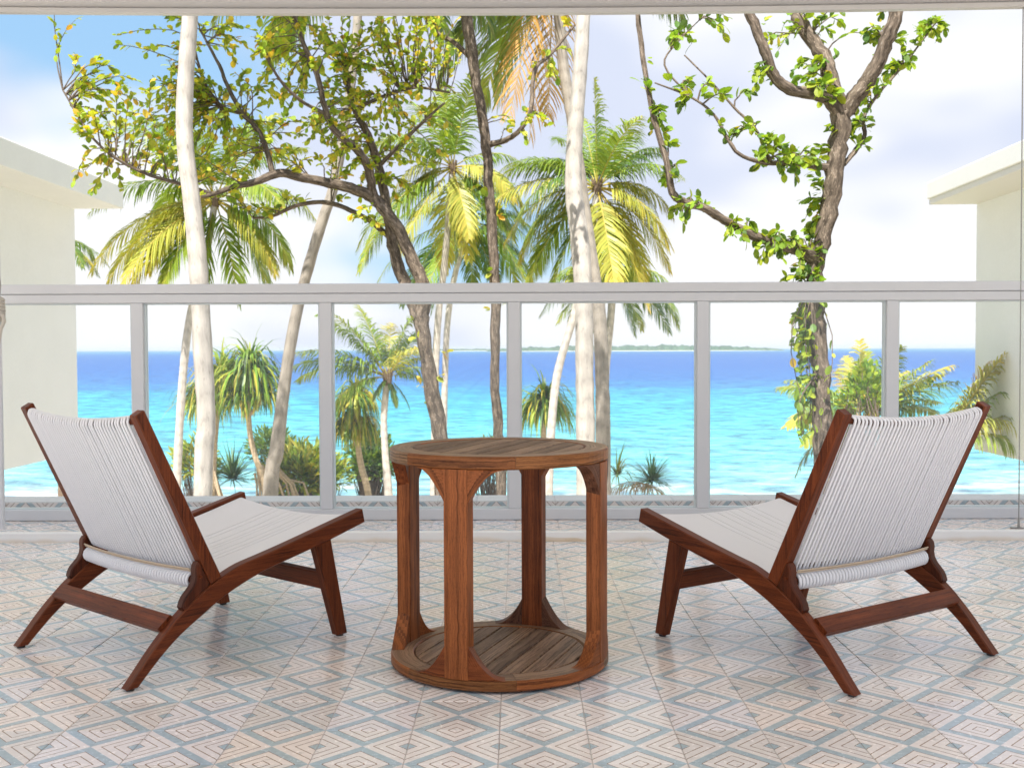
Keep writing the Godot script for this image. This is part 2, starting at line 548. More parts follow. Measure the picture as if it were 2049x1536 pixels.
const TRUNKS := {
	"palm_a": [-2.571, -4.09, -8.3, 0.089, -2.471, -0.297, -8.3, 0.074, -2.436, 0.29, -8.3, 0.072, -2.456, 0.873, -8.3, 0.072, -2.482, 1.493, -8.3, 0.072, -2.519, 1.956, -8.3, 0.068, -2.576, 2.608, -8.3, 0.064, -2.518, 3.486, -8.3, 0.062, -2.435, 4.508, -8.3, 0.058, -2.381, 5.147, -8.3, 0.054],
	"palm_b": [-7.185, -4.014, -22, 0.103, -7.097, -2.12, -22, 0.093, -7.016, -0.774, -22, 0.082, -6.893, 0.671, -22, 0.082, -6.735, 1.698, -22, 0.077, -6.455, 2.619, -22, 0.072, -6.212, 3.946, -22, 0.067],
	"palm_c": [-2.959, -4.057, -12, 0.101, -2.81, -0.82, -12, 0.087, -2.73, -0.255, -12, 0.081, -2.626, 0.534, -12, 0.067, -2.507, 1.206, -12, 0.064, -2.361, 1.765, -12, 0.063, -2.188, 2.321, -12, 0.062, -2.056, 2.71, -12, 0.056, -1.927, 3.374, -12, 0.052, -1.821, 4.091, -12, 0.049, -1.772, 4.641, -12, 0.048, -1.732, 5.463, -12, 0.045],
	"palm_e": [1.192, -4.048, -15, 0.126, 1.187, -0.479, -15, 0.105, 1.174, 0.434, -15, 0.098, 1.139, 1.274, -15, 0.098, 1.07, 1.833, -15, 0.091, 0.931, 2.807, -15, 0.084, 0.78, 3.915, -15, 0.077, 0.69, 4.468, -15, 0.077, 0.622, 4.95, -15, 0.077, 0.575, 5.637, -15, 0.077, 0.521, 6.527, -15, 0.07],
	"palm_f": [0.691, -4.066, -11, 0.113, 0.69, -0.17, -11, 0.095, 0.681, 0.603, -11, 0.093, 0.672, 1.372, -11, 0.094, 0.632, 1.985, -11, 0.095, 0.571, 2.495, -11, 0.089, 0.582, 3.002, -11, 0.08, 0.634, 3.66, -11, 0.075, 0.675, 4.314, -11, 0.071, 0.738, 5.417, -11, 0.067, 0.769, 6.065, -11, 0.064],
	"palm_g": [-2.11, -4.019, -26, 0.103, -2.044, -0.97, -26, 0.085, -2.01, 0.613, -26, 0.085, -1.93, 1.826, -26, 0.082, -1.803, 2.793, -26, 0.082, -1.688, 3.999, -26, 0.079, -1.584, 5.261, -26, 0.076],
	"palm_l": [-2.234, -4.013, -31, 0.109, -2.176, -1.47, -31, 0.094, -2.139, -0.018, -31, 0.091, -2.058, 1.575, -31, 0.087, -1.863, 2.873, -31, 0.083, -1.392, 4.598, -31, 0.072],
	"palm_h": [0.623, -4.028, -24, 0.112, 0.661, -2.528, -24, 0.101, 0.732, -0.949, -24, 0.095, 0.869, 0.287, -24, 0.09, 1.185, 1.406, -24, 0.087, 1.432, 2.299, -24, 0.084, 1.657, 3.3, -24, 0.084, 1.77, 4.466, -24, 0.084],
	"palm_j": [2.175, -4.027, -28, 0.131, 2.229, -1.125, -28, 0.118, 2.296, 0.447, -28, 0.105, 2.414, 1.622, -28, 0.098, 2.493, 2.858, -28, 0.092],
	"palm_k": [-3.138, -4.016, -26, 0.134, -3.189, -2.678, -26, 0.109, -3.267, -1.577, -26, 0.082, -3.285, -0.722, -26, 0.079, -3.193, 0.191, -26, 0.085],
	"dark": [-0.156, -4.073, -10, 0.07, -0.17, -0.543, -10, 0.051, -0.187, 0.068, -10, 0.047, -0.222, 0.583, -10, 0.046, -0.211, 1.144, -10, 0.046, -0.219, 1.516, -10, 0.047, -0.24, 1.934, -10, 0.047, -0.271, 2.443, -10, 0.047, -0.315, 2.951, -10, 0.048, -0.396, 3.411, -10, 0.05, -0.463, 3.962, -10, 0.055, -0.506, 4.647, -10, 0.054, -0.617, 5.465, -10, 0.042],
	"dark_b1": [-0.251, 2.775, -10, 0.033, -0.11, 2.792, -9.9, 0.025, 0.019, 2.863, -9.8, 0.023, 0.119, 3.043, -9.8, 0.021, 0.158, 3.428, -9.9, 0.019, 0.299, 3.591, -10, 0.016, 0.541, 3.925, -10.2, 0.012],
	"dark_b2": [-0.405, 3.549, -10, 0.028, -0.615, 3.781, -10.2, 0.021, -0.74, 3.867, -10.3, 0.019, -0.891, 4.064, -10.4, 0.017, -1.033, 4.326, -10.4, 0.012],
	"dark_b3": [-0.506, 4.647, -10, 0.042, -0.198, 5.017, -9.7, 0.027, 0.114, 5.36, -9.5, 0.018],
	"spread": [-0.672, -4.077, -9.5, 0.102, -0.684, -0.471, -9.5, 0.078, -0.703, 0.065, -9.5, 0.071, -0.767, 0.511, -9.5, 0.067, -0.831, 0.911, -9.5, 0.062, -0.874, 1.177, -9.5, 0.071],
	"spread_r": [-0.866, 1.133, -9.5, 0.067, -0.837, 1.398, -9.5, 0.063, -0.942, 1.667, -9.55, 0.06, -1.061, 1.929, -9.55, 0.058, -1.19, 2.118, -9.6, 0.058, -1.306, 2.234, -9.6, 0.056, -1.486, 2.3, -9.5, 0.049, -1.689, 2.338, -9.4, 0.044, -1.887, 2.366, -9.3, 0.039, -2.046, 2.385, -9.2, 0.037, -2.228, 2.294, -9.1, 0.03, -2.376, 2.241, -9, 0.025, -2.533, 2.165, -8.9, 0.019, -2.649, 2.119, -8.8, 0.012],
	"spread_l": [-0.883, 1.133, -9.5, 0.062, -0.972, 1.337, -9.6, 0.061, -1.053, 1.523, -9.7, 0.058, -1.144, 1.826, -9.8, 0.053, -1.198, 2.141, -9.85, 0.048, -1.297, 2.577, -10, 0.042, -1.42, 2.919, -10, 0.034, -1.532, 3.122, -10.1, 0.028, -1.624, 3.468, -10.2, 0.021, -1.695, 3.825, -10.3, 0.014],
	"spread_b1": [-1.297, 2.225, -9.6, 0.045, -1.317, 2.457, -9.5, 0.04, -1.415, 2.628, -9.4, 0.035, -1.55, 2.726, -9.3, 0.03, -1.648, 2.889, -9.3, 0.028, -1.717, 3.223, -9.2, 0.024, -1.842, 3.52, -9.2, 0.019, -1.912, 3.764, -9.2, 0.015],
	"spread_b2": [-1.162, 1.88, -9.8, 0.027, -1.344, 2.043, -9.9, 0.025, -1.566, 2.171, -10, 0.023, -1.715, 2.227, -10, 0.023, -1.887, 2.26, -10.1, 0.021, -2.099, 2.224, -10.1, 0.019, -2.335, 2.144, -10.2, 0.014, -2.525, 2.126, -10.2, 0.01],
	"spread_b3": [-2.102, 2.377, -9.2, 0.026, -2.187, 2.643, -9.3, 0.024, -2.305, 2.836, -9.4, 0.022, -2.434, 2.958, -9.5, 0.02, -2.595, 3.241, -9.6, 0.018, -2.66, 3.409, -9.6, 0.016, -2.855, 3.748, -9.7, 0.009],
	"spread_b4": [-2.434, 2.958, -9.5, 0.018, -2.651, 3.051, -9.6, 0.018, -2.816, 3.267, -9.7, 0.016, -2.902, 3.463, -9.8, 0.011, -2.954, 3.688, -9.8, 0.009],
	"spread_b5": [-2.533, 2.165, -8.9, 0.017, -2.762, 2.233, -8.8, 0.016, -2.982, 2.291, -8.7, 0.014, -3.186, 2.388, -8.6, 0.012, -3.337, 2.52, -8.5, 0.01, -3.461, 2.693, -8.5, 0.008, -3.596, 2.929, -8.5, 0.006],
	"spread_b6": [-1.532, 3.122, -10.1, 0.021, -1.304, 3.255, -10.2, 0.019, -0.982, 3.372, -10.3, 0.014, -0.654, 3.347, -10.4, 0.01],
	"spread_b7": [-1.297, 2.577, -10, 0.023, -1.085, 2.751, -9.9, 0.019, -0.845, 2.957, -9.8, 0.014, -0.655, 3.091, -9.7, 0.009],
	"spread_b8": [-1.657, 2.906, -9.3, 0.017, -1.84, 2.981, -9.1, 0.015, -1.985, 3.124, -9, 0.013, -2.085, 3.304, -8.9, 0.008],
	"right": [2.236, -4.099, -7.5, 0.105, 2.165, -0.019, -7.5, 0.081, 2.147, 0.157, -7.5, 0.074, 2.127, 0.508, -7.5, 0.065, 2.107, 0.858, -7.5, 0.061, 2.078, 1.137, -7.5, 0.065, 2.069, 1.399, -7.5, 0.061, 2.131, 1.659, -7.5, 0.058, 2.185, 1.901, -7.5, 0.063, 2.211, 2.109, -7.5, 0.068, 2.237, 2.35, -7.5, 0.068, 2.264, 2.54, -7.5, 0.074],
	"right_l": [2.257, 2.471, -7.5, 0.06, 2.159, 2.581, -7.45, 0.047, 2.035, 2.61, -7.4, 0.041, 1.839, 2.621, -7.3, 0.039, 1.718, 2.703, -7.25, 0.038, 1.646, 2.855, -7.2, 0.036, 1.572, 3.037, -7.2, 0.035, 1.512, 3.185, -7.2, 0.034, 1.445, 3.383, -7.2, 0.029],
	"right_m": [2.271, 2.505, -7.5, 0.06, 2.223, 2.702, -7.6, 0.053, 2.194, 2.92, -7.7, 0.052, 2.114, 3.108, -7.8, 0.051, 2.04, 3.267, -7.85, 0.048, 2.004, 3.444, -7.9, 0.044, 1.967, 3.697, -7.9, 0.033],
	"right_r": [2.278, 2.481, -7.5, 0.063, 2.331, 2.597, -7.45, 0.056, 2.4, 2.704, -7.4, 0.052, 2.48, 2.876, -7.35, 0.05, 2.529, 3.045, -7.3, 0.049, 2.562, 3.212, -7.3, 0.048, 2.58, 3.478, -7.3, 0.038],
	"right_low": [2.097, 1.485, -7.5, 0.056, 1.938, 1.546, -7.4, 0.043, 1.742, 1.589, -7.3, 0.036, 1.551, 1.636, -7.2, 0.032, 1.364, 1.718, -7.1, 0.03, 1.215, 1.785, -7, 0.028, 1.091, 1.821, -7, 0.026, 1.007, 1.886, -7, 0.025, 0.971, 2.08, -7, 0.021, 0.896, 2.365, -7.05, 0.019, 0.843, 2.669, -7.1, 0.017, 0.811, 3.025, -7.2, 0.017, 0.781, 3.321, -7.2, 0.013],
	"right_t1": [2.187, 2.126, -7.5, 0.026, 2.003, 2.127, -7.4, 0.022, 1.824, 2.128, -7.3, 0.02, 1.649, 2.111, -7.2, 0.015, 1.462, 2.15, -7.1, 0.013, 1.369, 2.275, -7.1, 0.012, 1.296, 2.406, -7.1, 0.01, 1.148, 2.521, -7.1, 0.008, 0.902, 2.62, -7.1, 0.005],
	"right_t2": [1.682, 2.121, -7.2, 0.012, 1.62, 2.341, -7.3, 0.01, 1.488, 2.521, -7.4, 0.009, 1.334, 2.734, -7.5, 0.007, 1.176, 2.934, -7.6, 0.005],
	"right_t3": [2.273, 2.15, -7.5, 0.019, 2.391, 2.272, -7.6, 0.018, 2.462, 2.379, -7.65, 0.016, 2.471, 2.513, -7.7, 0.014, 2.596, 2.701, -7.75, 0.011, 2.756, 2.873, -7.8, 0.009, 2.916, 3.065, -7.85, 0.007, 3.079, 3.276, -7.9, 0.006],
	"right_t4": [1.148, 2.521, -7.1, 0.007, 0.981, 2.76, -7.2, 0.007, 1.096, 2.953, -7.3, 0.005, 1.23, 3.086, -7.3, 0.003],
}
const TUFTS := {
	"spread": [[-3.044, 2.787, -9.15, 0.528, 0.444, 0.75, 34], [-3.24, 2.976, -9.05, 0.302, 0.297, 0.75, 18], [-2.762, 2.845, -9.65, 0.351, 0.546, 0.75, 30], [-2.933, 3.13, -9.35, 0.302, 0.249, 0.75, 22], [-2.889, 2.431, -9.05, 0.404, 0.195, 0.75, 14], [-2.488, 2.498, -9.45, 0.351, 0.249, 0.75, 12], [-2.672, 3.701, -9.85, 0.302, 0.297, 0.75, 9], [-3.154, 3.735, -9.65, 0.302, 0.195, 0.75, 4], [-3.603, 3.641, -9.25, 0.302, 0.146, 0.75, 3], [-3.414, 3.163, -8.65, 0.124, 0.098, 0.75, 2], [-3.56, 2.885, -8.65, 0.2, 0.195, 0.75, 3], [-3.344, 2.382, -8.75, 0.404, 0.249, 0.75, 6], [-2.061, 3.383, -9.35, 0.302, 0.444, 0.75, 22], [-1.816, 3.152, -9.65, 0.453, 0.595, 0.75, 36], [-2.003, 2.67, -9.45, 0.351, 0.249, 0.75, 10], [-1.562, 3.614, -10.05, 0.453, 0.444, 0.75, 40], [-1.106, 3.732, -10.15, 0.404, 0.395, 0.75, 32], [-1.216, 3.243, -10.25, 0.404, 0.346, 0.75, 26], [-0.834, 3.43, -10.25, 0.302, 0.395, 0.75, 12], [-1.777, 2.573, -9.65, 0.404, 0.249, 0.75, 12], [-1.555, 2.579, -9.95, 0.302, 0.297, 0.75, 10], [-1.114, 2.611, -10.15, 0.302, 0.346, 0.75, 12], [-2.229, 2.274, -10.05, 0.302, 0.146, 0.75, 6], [-2.578, 2.215, -9.95, 0.249, 0.146, 0.75, 5], [-1.373, 2.072, -9.95, 0.302, 0.195, 0.75, 5], [-1.566, 2.905, -9.75, 0.351, 0.346, 0.75, 14], [-0.812, 2.897, -9.95, 0.302, 0.297, 0.75, 9], [-1.265, 2.424, -9.85, 0.302, 0.249, 0.75, 9], [-2.238, 3.04, -9.35, 0.302, 0.297, 0.75, 10], [-2.035, 3.654, -9.25, 0.404, 0.146, 0.75, 10], [-3.233, 3.432, -9.35, 0.351, 0.249, 0.75, 6], [-3.272, 2.581, -8.95, 0.404, 0.249, 0.75, 8], [-0.702, 3.958, -10.45, 0.302, 0.249, 0.75, 10]],
	"dark": [[0.11, 2.907, -9.8, 0.234, 0.187, 0.35, 5], [0.345, 3.545, -10, 0.234, 0.234, 0.35, 4], [-0.835, 4.009, -10.3, 0.28, 0.187, 0.35, 6], [-0.12, 2.95, -10, 0.14, 0.187, 0.35, 3], [-1.131, 4.136, -10.4, 0.28, 0.187, 0.35, 6], [-0.621, 4.383, -9.3, 0.514, 0.327, 0.35, 26], [-0.318, 4.804, -9.3, 0.514, 0.327, 0.35, 26], [-0.56, 4.024, -9, 0.28, 0.187, 0.35, 10]],  # last three tufts, above the view, added to shade the upper trunk
	"right": [[1.909, 2.111, -7.3, 0.193, 0.098, 0.22, 9], [1.699, 2.144, -7.2, 0.14, 0.123, 0.22, 8], [2.077, 1.846, -7.6, 0.091, 0.21, 0.22, 6], [1.999, 1.538, -7.5, 0.126, 0.126, 0.22, 6], [1.764, 1.55, -7.25, 0.21, 0.098, 0.22, 8], [1.474, 1.625, -7.15, 0.14, 0.088, 0.22, 5], [1.011, 2.007, -7.05, 0.063, 0.21, 0.22, 4], [0.896, 2.365, -7.05, 0.049, 0.21, 0.22, 4], [1.15, 1.756, -7, 0.14, 0.088, 0.22, 6], [1.315, 3.018, -7.3, 0.21, 0.175, 0.22, 4], [1.13, 2.852, -7.3, 0.21, 0.21, 0.22, 5], [1.214, 2.561, -7.2, 0.21, 0.14, 0.22, 5], [1.569, 2.649, -7.3, 0.14, 0.14, 0.22, 5], [1.842, 3.104, -7.6, 0.14, 0.175, 0.22, 7], [2.019, 2.825, -7.6, 0.158, 0.175, 0.22, 6], [2.25, 3.161, -7.8, 0.158, 0.175, 0.22, 5], [2.455, 3.066, -7.6, 0.123, 0.158, 0.22, 5], [2.51, 2.9, -7.5, 0.105, 0.21, 0.22, 5], [2.755, 2.944, -7.8, 0.175, 0.175, 0.22, 8], [2.952, 3.172, -7.85, 0.158, 0.14, 0.22, 6], [2.508, 2.672, -7.7, 0.088, 0.14, 0.22, 4], [1.57, 2.314, -7.3, 0.175, 0.14, 0.22, 5], [1.973, 1.34, -7.4, 0.123, 0.098, 0.22, 8], [2.12, 2.603, -7.4, 0.105, 0.088, 0.22, 5], [2.439, 2.425, -7.7, 0.063, 0.14, 0.22, 3], [1.998, 1.034, -7.55, 0.07, 0.21, 0.22, 7], [2.024, 0.717, -7.55, 0.077, 0.175, 0.22, 6], [2.03, 0.374, -7.4, 0.158, 0.175, 0.22, 10], [2.129, 1.202, -7.4, 0.07, 0.105, 0.22, 3]],
}
const PLANTS := {
	"p1a": [-6.792, 0.341, -27],
	"p1b": [-6.457, -0.292, -27],
	"p1c": [-7.079, -0.392, -27],
	"p2a": [-7.809, -0.017, -28],
	"p2b": [-8.314, -0.435, -28],
	"p2c": [-7.545, 0.139, -28],
	"p3a": [-4.269, -0.448, -28],
	"p3b": [-4.472, -1.104, -28],
	"p3c": [-4.117, -1.132, -28],
	"p4a": [0.66, -0.606, -27],
	"p5a": [3.625, -2.725, -29],
	"p6a": [-8.076, -2.76, -30],
	"p7": [4.475, -0.104, -14],
	"p8": [5.353, -0.316, -13.4],
	"p9": [-10.356, 3.35, -24],
	"s1": [-6.17, -2.582, -30],
	"s2": [-4.261, -2.411, -31],
	"s3": [-7.169, -1.965, -31],
	"s4": [-0.873, -2.42, -31],
	"s5": [-9.101, -2.361, -30],
	"s7": [-5.395, -2.654, -30],
	"s9": [4.232, 0.3, -13],
	"p10": [2.767, -2.677, -30],
	"s11": [-0.41, -2.932, -31],
	"t_p1": [-6.333, -4.007, -27, 0.076, -6.444, -2.526, -27, 0.076, -6.666, -1.915, -27, 0.069, -6.811, -1.28, -27, 0.069, -6.842, -0.646, -27, 0.063, -6.796, -0.013, -27, 0.063, -6.768, 0.265, -27, 0.057],
	"t_p1b": [-6.818, -0.773, -27, 0.05, -6.612, -0.545, -27, 0.044, -6.458, -0.343, -27, 0.038],
	"t_p1c": [-6.844, -0.899, -27, 0.05, -6.981, -0.671, -27, 0.044, -7.067, -0.43, -27, 0.038],
	"t_p2": [-8.123, -4.002, -28, 0.092, -8.065, -2.543, -28, 0.085, -7.999, -1.488, -28, 0.079, -7.895, -0.568, -28, 0.072, -7.81, -0.07, -28, 0.059],
	"t_p2b": [-7.969, -1.225, -28, 0.059, -8.174, -0.83, -28, 0.052, -8.301, -0.475, -28, 0.046],
	"t_p2c": [-7.895, -0.568, -28, 0.052, -7.707, -0.24, -28, 0.046, -7.559, 0.087, -28, 0.039],
	"t_p3": [-3.864, -4.012, -28, 0.098, -3.974, -2.884, -28, 0.092, -4.152, -2.158, -28, 0.085, -4.238, -1.5, -28, 0.079, -4.27, -0.514, -28, 0.059],
	"t_p3b": [-4.214, -1.763, -28, 0.052, -4.369, -1.433, -28, 0.046, -4.459, -1.144, -28, 0.039],
	"t_p3c": [-4.24, -1.631, -28, 0.052, -4.172, -1.368, -28, 0.046, -4.118, -1.171, -28, 0.039],
	"t_p4": [0.525, -4.024, -27, 0.088, 0.58, -2.444, -27, 0.082, 0.66, -0.669, -27, 0.063],
}


# ---------------------------------------------------------------- helpers for curves
func curve(k: Array, sub := 4) -> Array:
	# [x, y, z, r, x, y, z, r, ...] to [points, radii], smoothed
	var p := PackedVector3Array()
	var r := PackedFloat32Array()
	var m := k.size() / 4
	var g := func(i: int) -> Vector3:
		var j := clampi(i, 0, m - 1) * 4
		return Vector3(k[j], k[j + 1], k[j + 2])
	for i in m - 1:
		for s in sub:
			var f := float(s) / sub
			var a: Vector3 = g.call(i)
			p.append(a.cubic_interpolate(g.call(i + 1), g.call(i - 1), g.call(i + 2), f))
			r.append(lerpf(k[i * 4 + 3], k[i * 4 + 7], f))
	p.append(g.call(m - 1))
	r.append(k[m * 4 - 1])
	return [p, r]


func shifted(p: PackedVector3Array, by: Vector3) -> PackedVector3Array:
	var q := PackedVector3Array()
	for a in p:
		q.append(a - by)
	return q


func tone(base: Color, spread: float) -> Color:
	var k := 1.0 + rng.randf_range(-spread, spread)
	return Color(clampf(base.r * k * (1.0 + rng.randf_range(-.12, .12)), 0, 1), clampf(base.g * k, 0, 1), clampf(base.b * k, 0, 1))


func ball() -> Vector3:
	while true:
		var q := Vector3(rng.randf_range(-1, 1), rng.randf_range(-1, 1), rng.randf_range(-1, 1))
		if q.length_squared() < 1.0:
			return q
	return Vector3.ZERO


# ---------------------------------------------------------------- the setting
func tile_mesh(turn: int, sx := 1.0, sz := 1.0, u0 := 0.0, v0 := 0.0) -> ArrayMesh:
	var s := Shape.new()
	var hx := .0990 * sx
	var hz := .0990 * sz
	var b := .0016
	var lo := -.008
	var uv := func(x: float, z: float) -> Vector2:
		var q := Vector2(u0 + (x / (2 * hx) + .5) * sx, v0 + (z / (2 * hz) + .5) * sz)
		if turn % 2 == 1:
			q.x = 1.0 - q.x
		if turn / 2 == 1:
			q.y = 1.0 - q.y
		return q
	var p := [Vector2(-hx, hz), Vector2(hx, hz), Vector2(hx, -hz), Vector2(-hx, -hz)]
	var q := [Vector2(-hx + b, hz - b), Vector2(hx - b, hz - b), Vector2(hx - b, -hz + b), Vector2(-hx + b, -hz + b)]
	var t3 := func(a: Vector2, y: float) -> Vector3: return Vector3(a.x, y, a.y)
	s.quad(t3.call(q[0], 0), t3.call(q[1], 0), t3.call(q[2], 0), t3.call(q[3], 0), Color.WHITE, uv.call(q[0].x, q[0].y), uv.call(q[1].x, q[1].y), uv.call(q[2].x, q[2].y), uv.call(q[3].x, q[3].y))
	for k in 4:
		var j := (k + 1) % 4
		s.quad(t3.call(p[k], -b * .7), t3.call(p[j], -b * .7), t3.call(q[j], 0), t3.call(q[k], 0), Color.WHITE, uv.call(p[k].x, p[k].y), uv.call(p[j].x, p[j].y), uv.call(q[j].x, q[j].y), uv.call(q[k].x, q[k].y))
		s.quad(t3.call(p[k], lo), t3.call(p[j], lo), t3.call(p[j], -b * .7), t3.call(p[k], -b * .7), Color.WHITE, uv.call(p[k].x, p[k].y), uv.call(p[j].x, p[j].y), uv.call(p[j].x, p[j].y), uv.call(p[k].x, p[k].y))
	return s.mesh()


func make_terrace() -> void:
	# the tiled floor: a grout bed and tiles
	var s := Shape.new()
	s.box(Vector3(-4.2, -.25, -4.832), Vector3(4.2, -.0022, 3.6))
	var floor_ := struct("terrace_floor", s, mats.grout)
	floor_.set_meta("label", "terrace floor of cream and blue patterned cement tiles")
	var tm: Array[ArrayMesh] = []
	for k in 4:
		tm.append(tile_mesh(k))
	var rest := []
	for iz in range(-24, 18):
		var z := -.122 + iz * .2
		if z < -4.75 or z > 3.4:
			continue
		for ix in range(-21, 21):
			var x := .054 + ix * .2
			if absf(x) > 4.05:
				continue
			var at := Vector3(x, rng.randf_range(-.0005, .0002), z)
			if z < -1.55 and absf(x + .02) < -.478 * z + .16:
				var o := put("tile", tm[rng.randi() % 4], mats.tile[[0, 0, 1, 2, 3, 4][rng.randi() % 6]], floor_, at)
				o.rotation = Vector3(rng.randf_range(-.0016, .0016), 0, rng.randf_range(-.0016, .0016))
			else:
				rest.append(Transform3D(Basis(), at))
	many("outer_tiles", tm[0], mats.tile[0], floor_, rest)
	# the last cut row against the kerb
	var cut := []
	var cm := tile_mesh(0, 1.0, .5, 0, .5)
	for ix in range(-21, 21):
		var x := .054 + ix * .2
		cut.append(Transform3D(Basis(), Vector3(x, -.0002, -4.773)))
	many("cut_tiles", cm, mats.tile[1], floor_, cut)
	# the raised ledge: painted kerb face and a row of tiles on it
	s = Shape.new()
	s.chamfer_box(Vector3(-4.2, -.2, -4.868), Vector3(4.2, .0435, -4.832), .004, 1.0)
	s = Shape.new()
	var kf := -4.832
	s.quad(Vector3(-4.2, -.004, kf), Vector3(4.2, -.004, kf), Vector3(4.2, .039, kf), Vector3(-4.2, .039, kf), Color.WHITE, Vector2(0, 1), Vector2(2.3, 1), Vector2(2.3, .1), Vector2(0, .1))
	s.quad(Vector3(-4.2, .039, kf), Vector3(4.2, .039, kf), Vector3(4.2, .043, kf - .005), Vector3(-4.2, .043, kf - .005), Color.WHITE, Vector2(0, .1), Vector2(2.3, .1), Vector2(2.3, 0), Vector2(0, 0))
	s.quad(Vector3(-4.2, .043, kf - .005), Vector3(4.2, .043, kf - .005), Vector3(4.2, .043, kf - .03), Vector3(-4.2, .043, kf - .03), Color.WHITE, Vector2(0, 0), Vector2(2.3, 0), Vector2(2.3, .02), Vector2(0, .02))
	var kerb := struct("kerb", s, mats.kerb)
	kerb.set_meta("label", "low white painted kerb along the edge of the terrace floor")
	s = Shape.new()
	s.box(Vector3(-4.2, -.25, -5.75), Vector3(4.2, .0405, -4.8625))
	var ledge := struct("ledge", s, mats.grout)
	ledge.set_meta("label", "tiled ledge under the glass railing")
	var strip := tile_mesh(0, 1.0, .55, 0, .45)
	for ix in range(-20, 21):
		var x := -.115 + ix * .2
		var a := Vector3(x, .0428 + rng.randf_range(-.0004, .0002), -4.963)
		var b := Vector3(x, .0428 + rng.randf_range(-.0004, .0002), -5.122)
		if absf(x) < 2.75:
			put("tile", tm[rng.randi() % 4], mats.tile[rng.randi() % 5], ledge, a)
			put("tile", strip, mats.tile[rng.randi() % 5], ledge, b)
	# the outer kerb beyond the glass, faced with cut tiles
	s = Shape.new()
	s.box(Vector3(-4.2, -.25, -5.62), Vector3(4.2, .098, -5.412))
	var outer := struct("outer_kerb", s, mats.grout)
	outer.set_meta("label", "outer kerb behind the railing faced with patterned tiles")
	var riser := tile_mesh(0, 1.0, .34, 0, .66)
	var top := tile_mesh(0, 1.0, 1.0)
	for ix in range(-20, 21):
		var x := -.115 + ix * .2
		if absf(x) < 2.95:
			var o := put("tile", riser, mats.tile[3], outer, Vector3(x, .064, -5.407))
			o.rotation.x = PI / 2
			put("coping", top, mats.white_rough, outer, Vector3(x, .1035, -5.509))
	# the storey below
	s = Shape.new()
	s.box(Vector3(-4.0, -5.5, -5.3), Vector3(4.0, -.26, 3.4))
	var below := build("lower_storey", s, mats.plaster, self)
	below.set_meta("kind", "structure")
	below.set_meta("label", "plastered storey that carries the terrace")


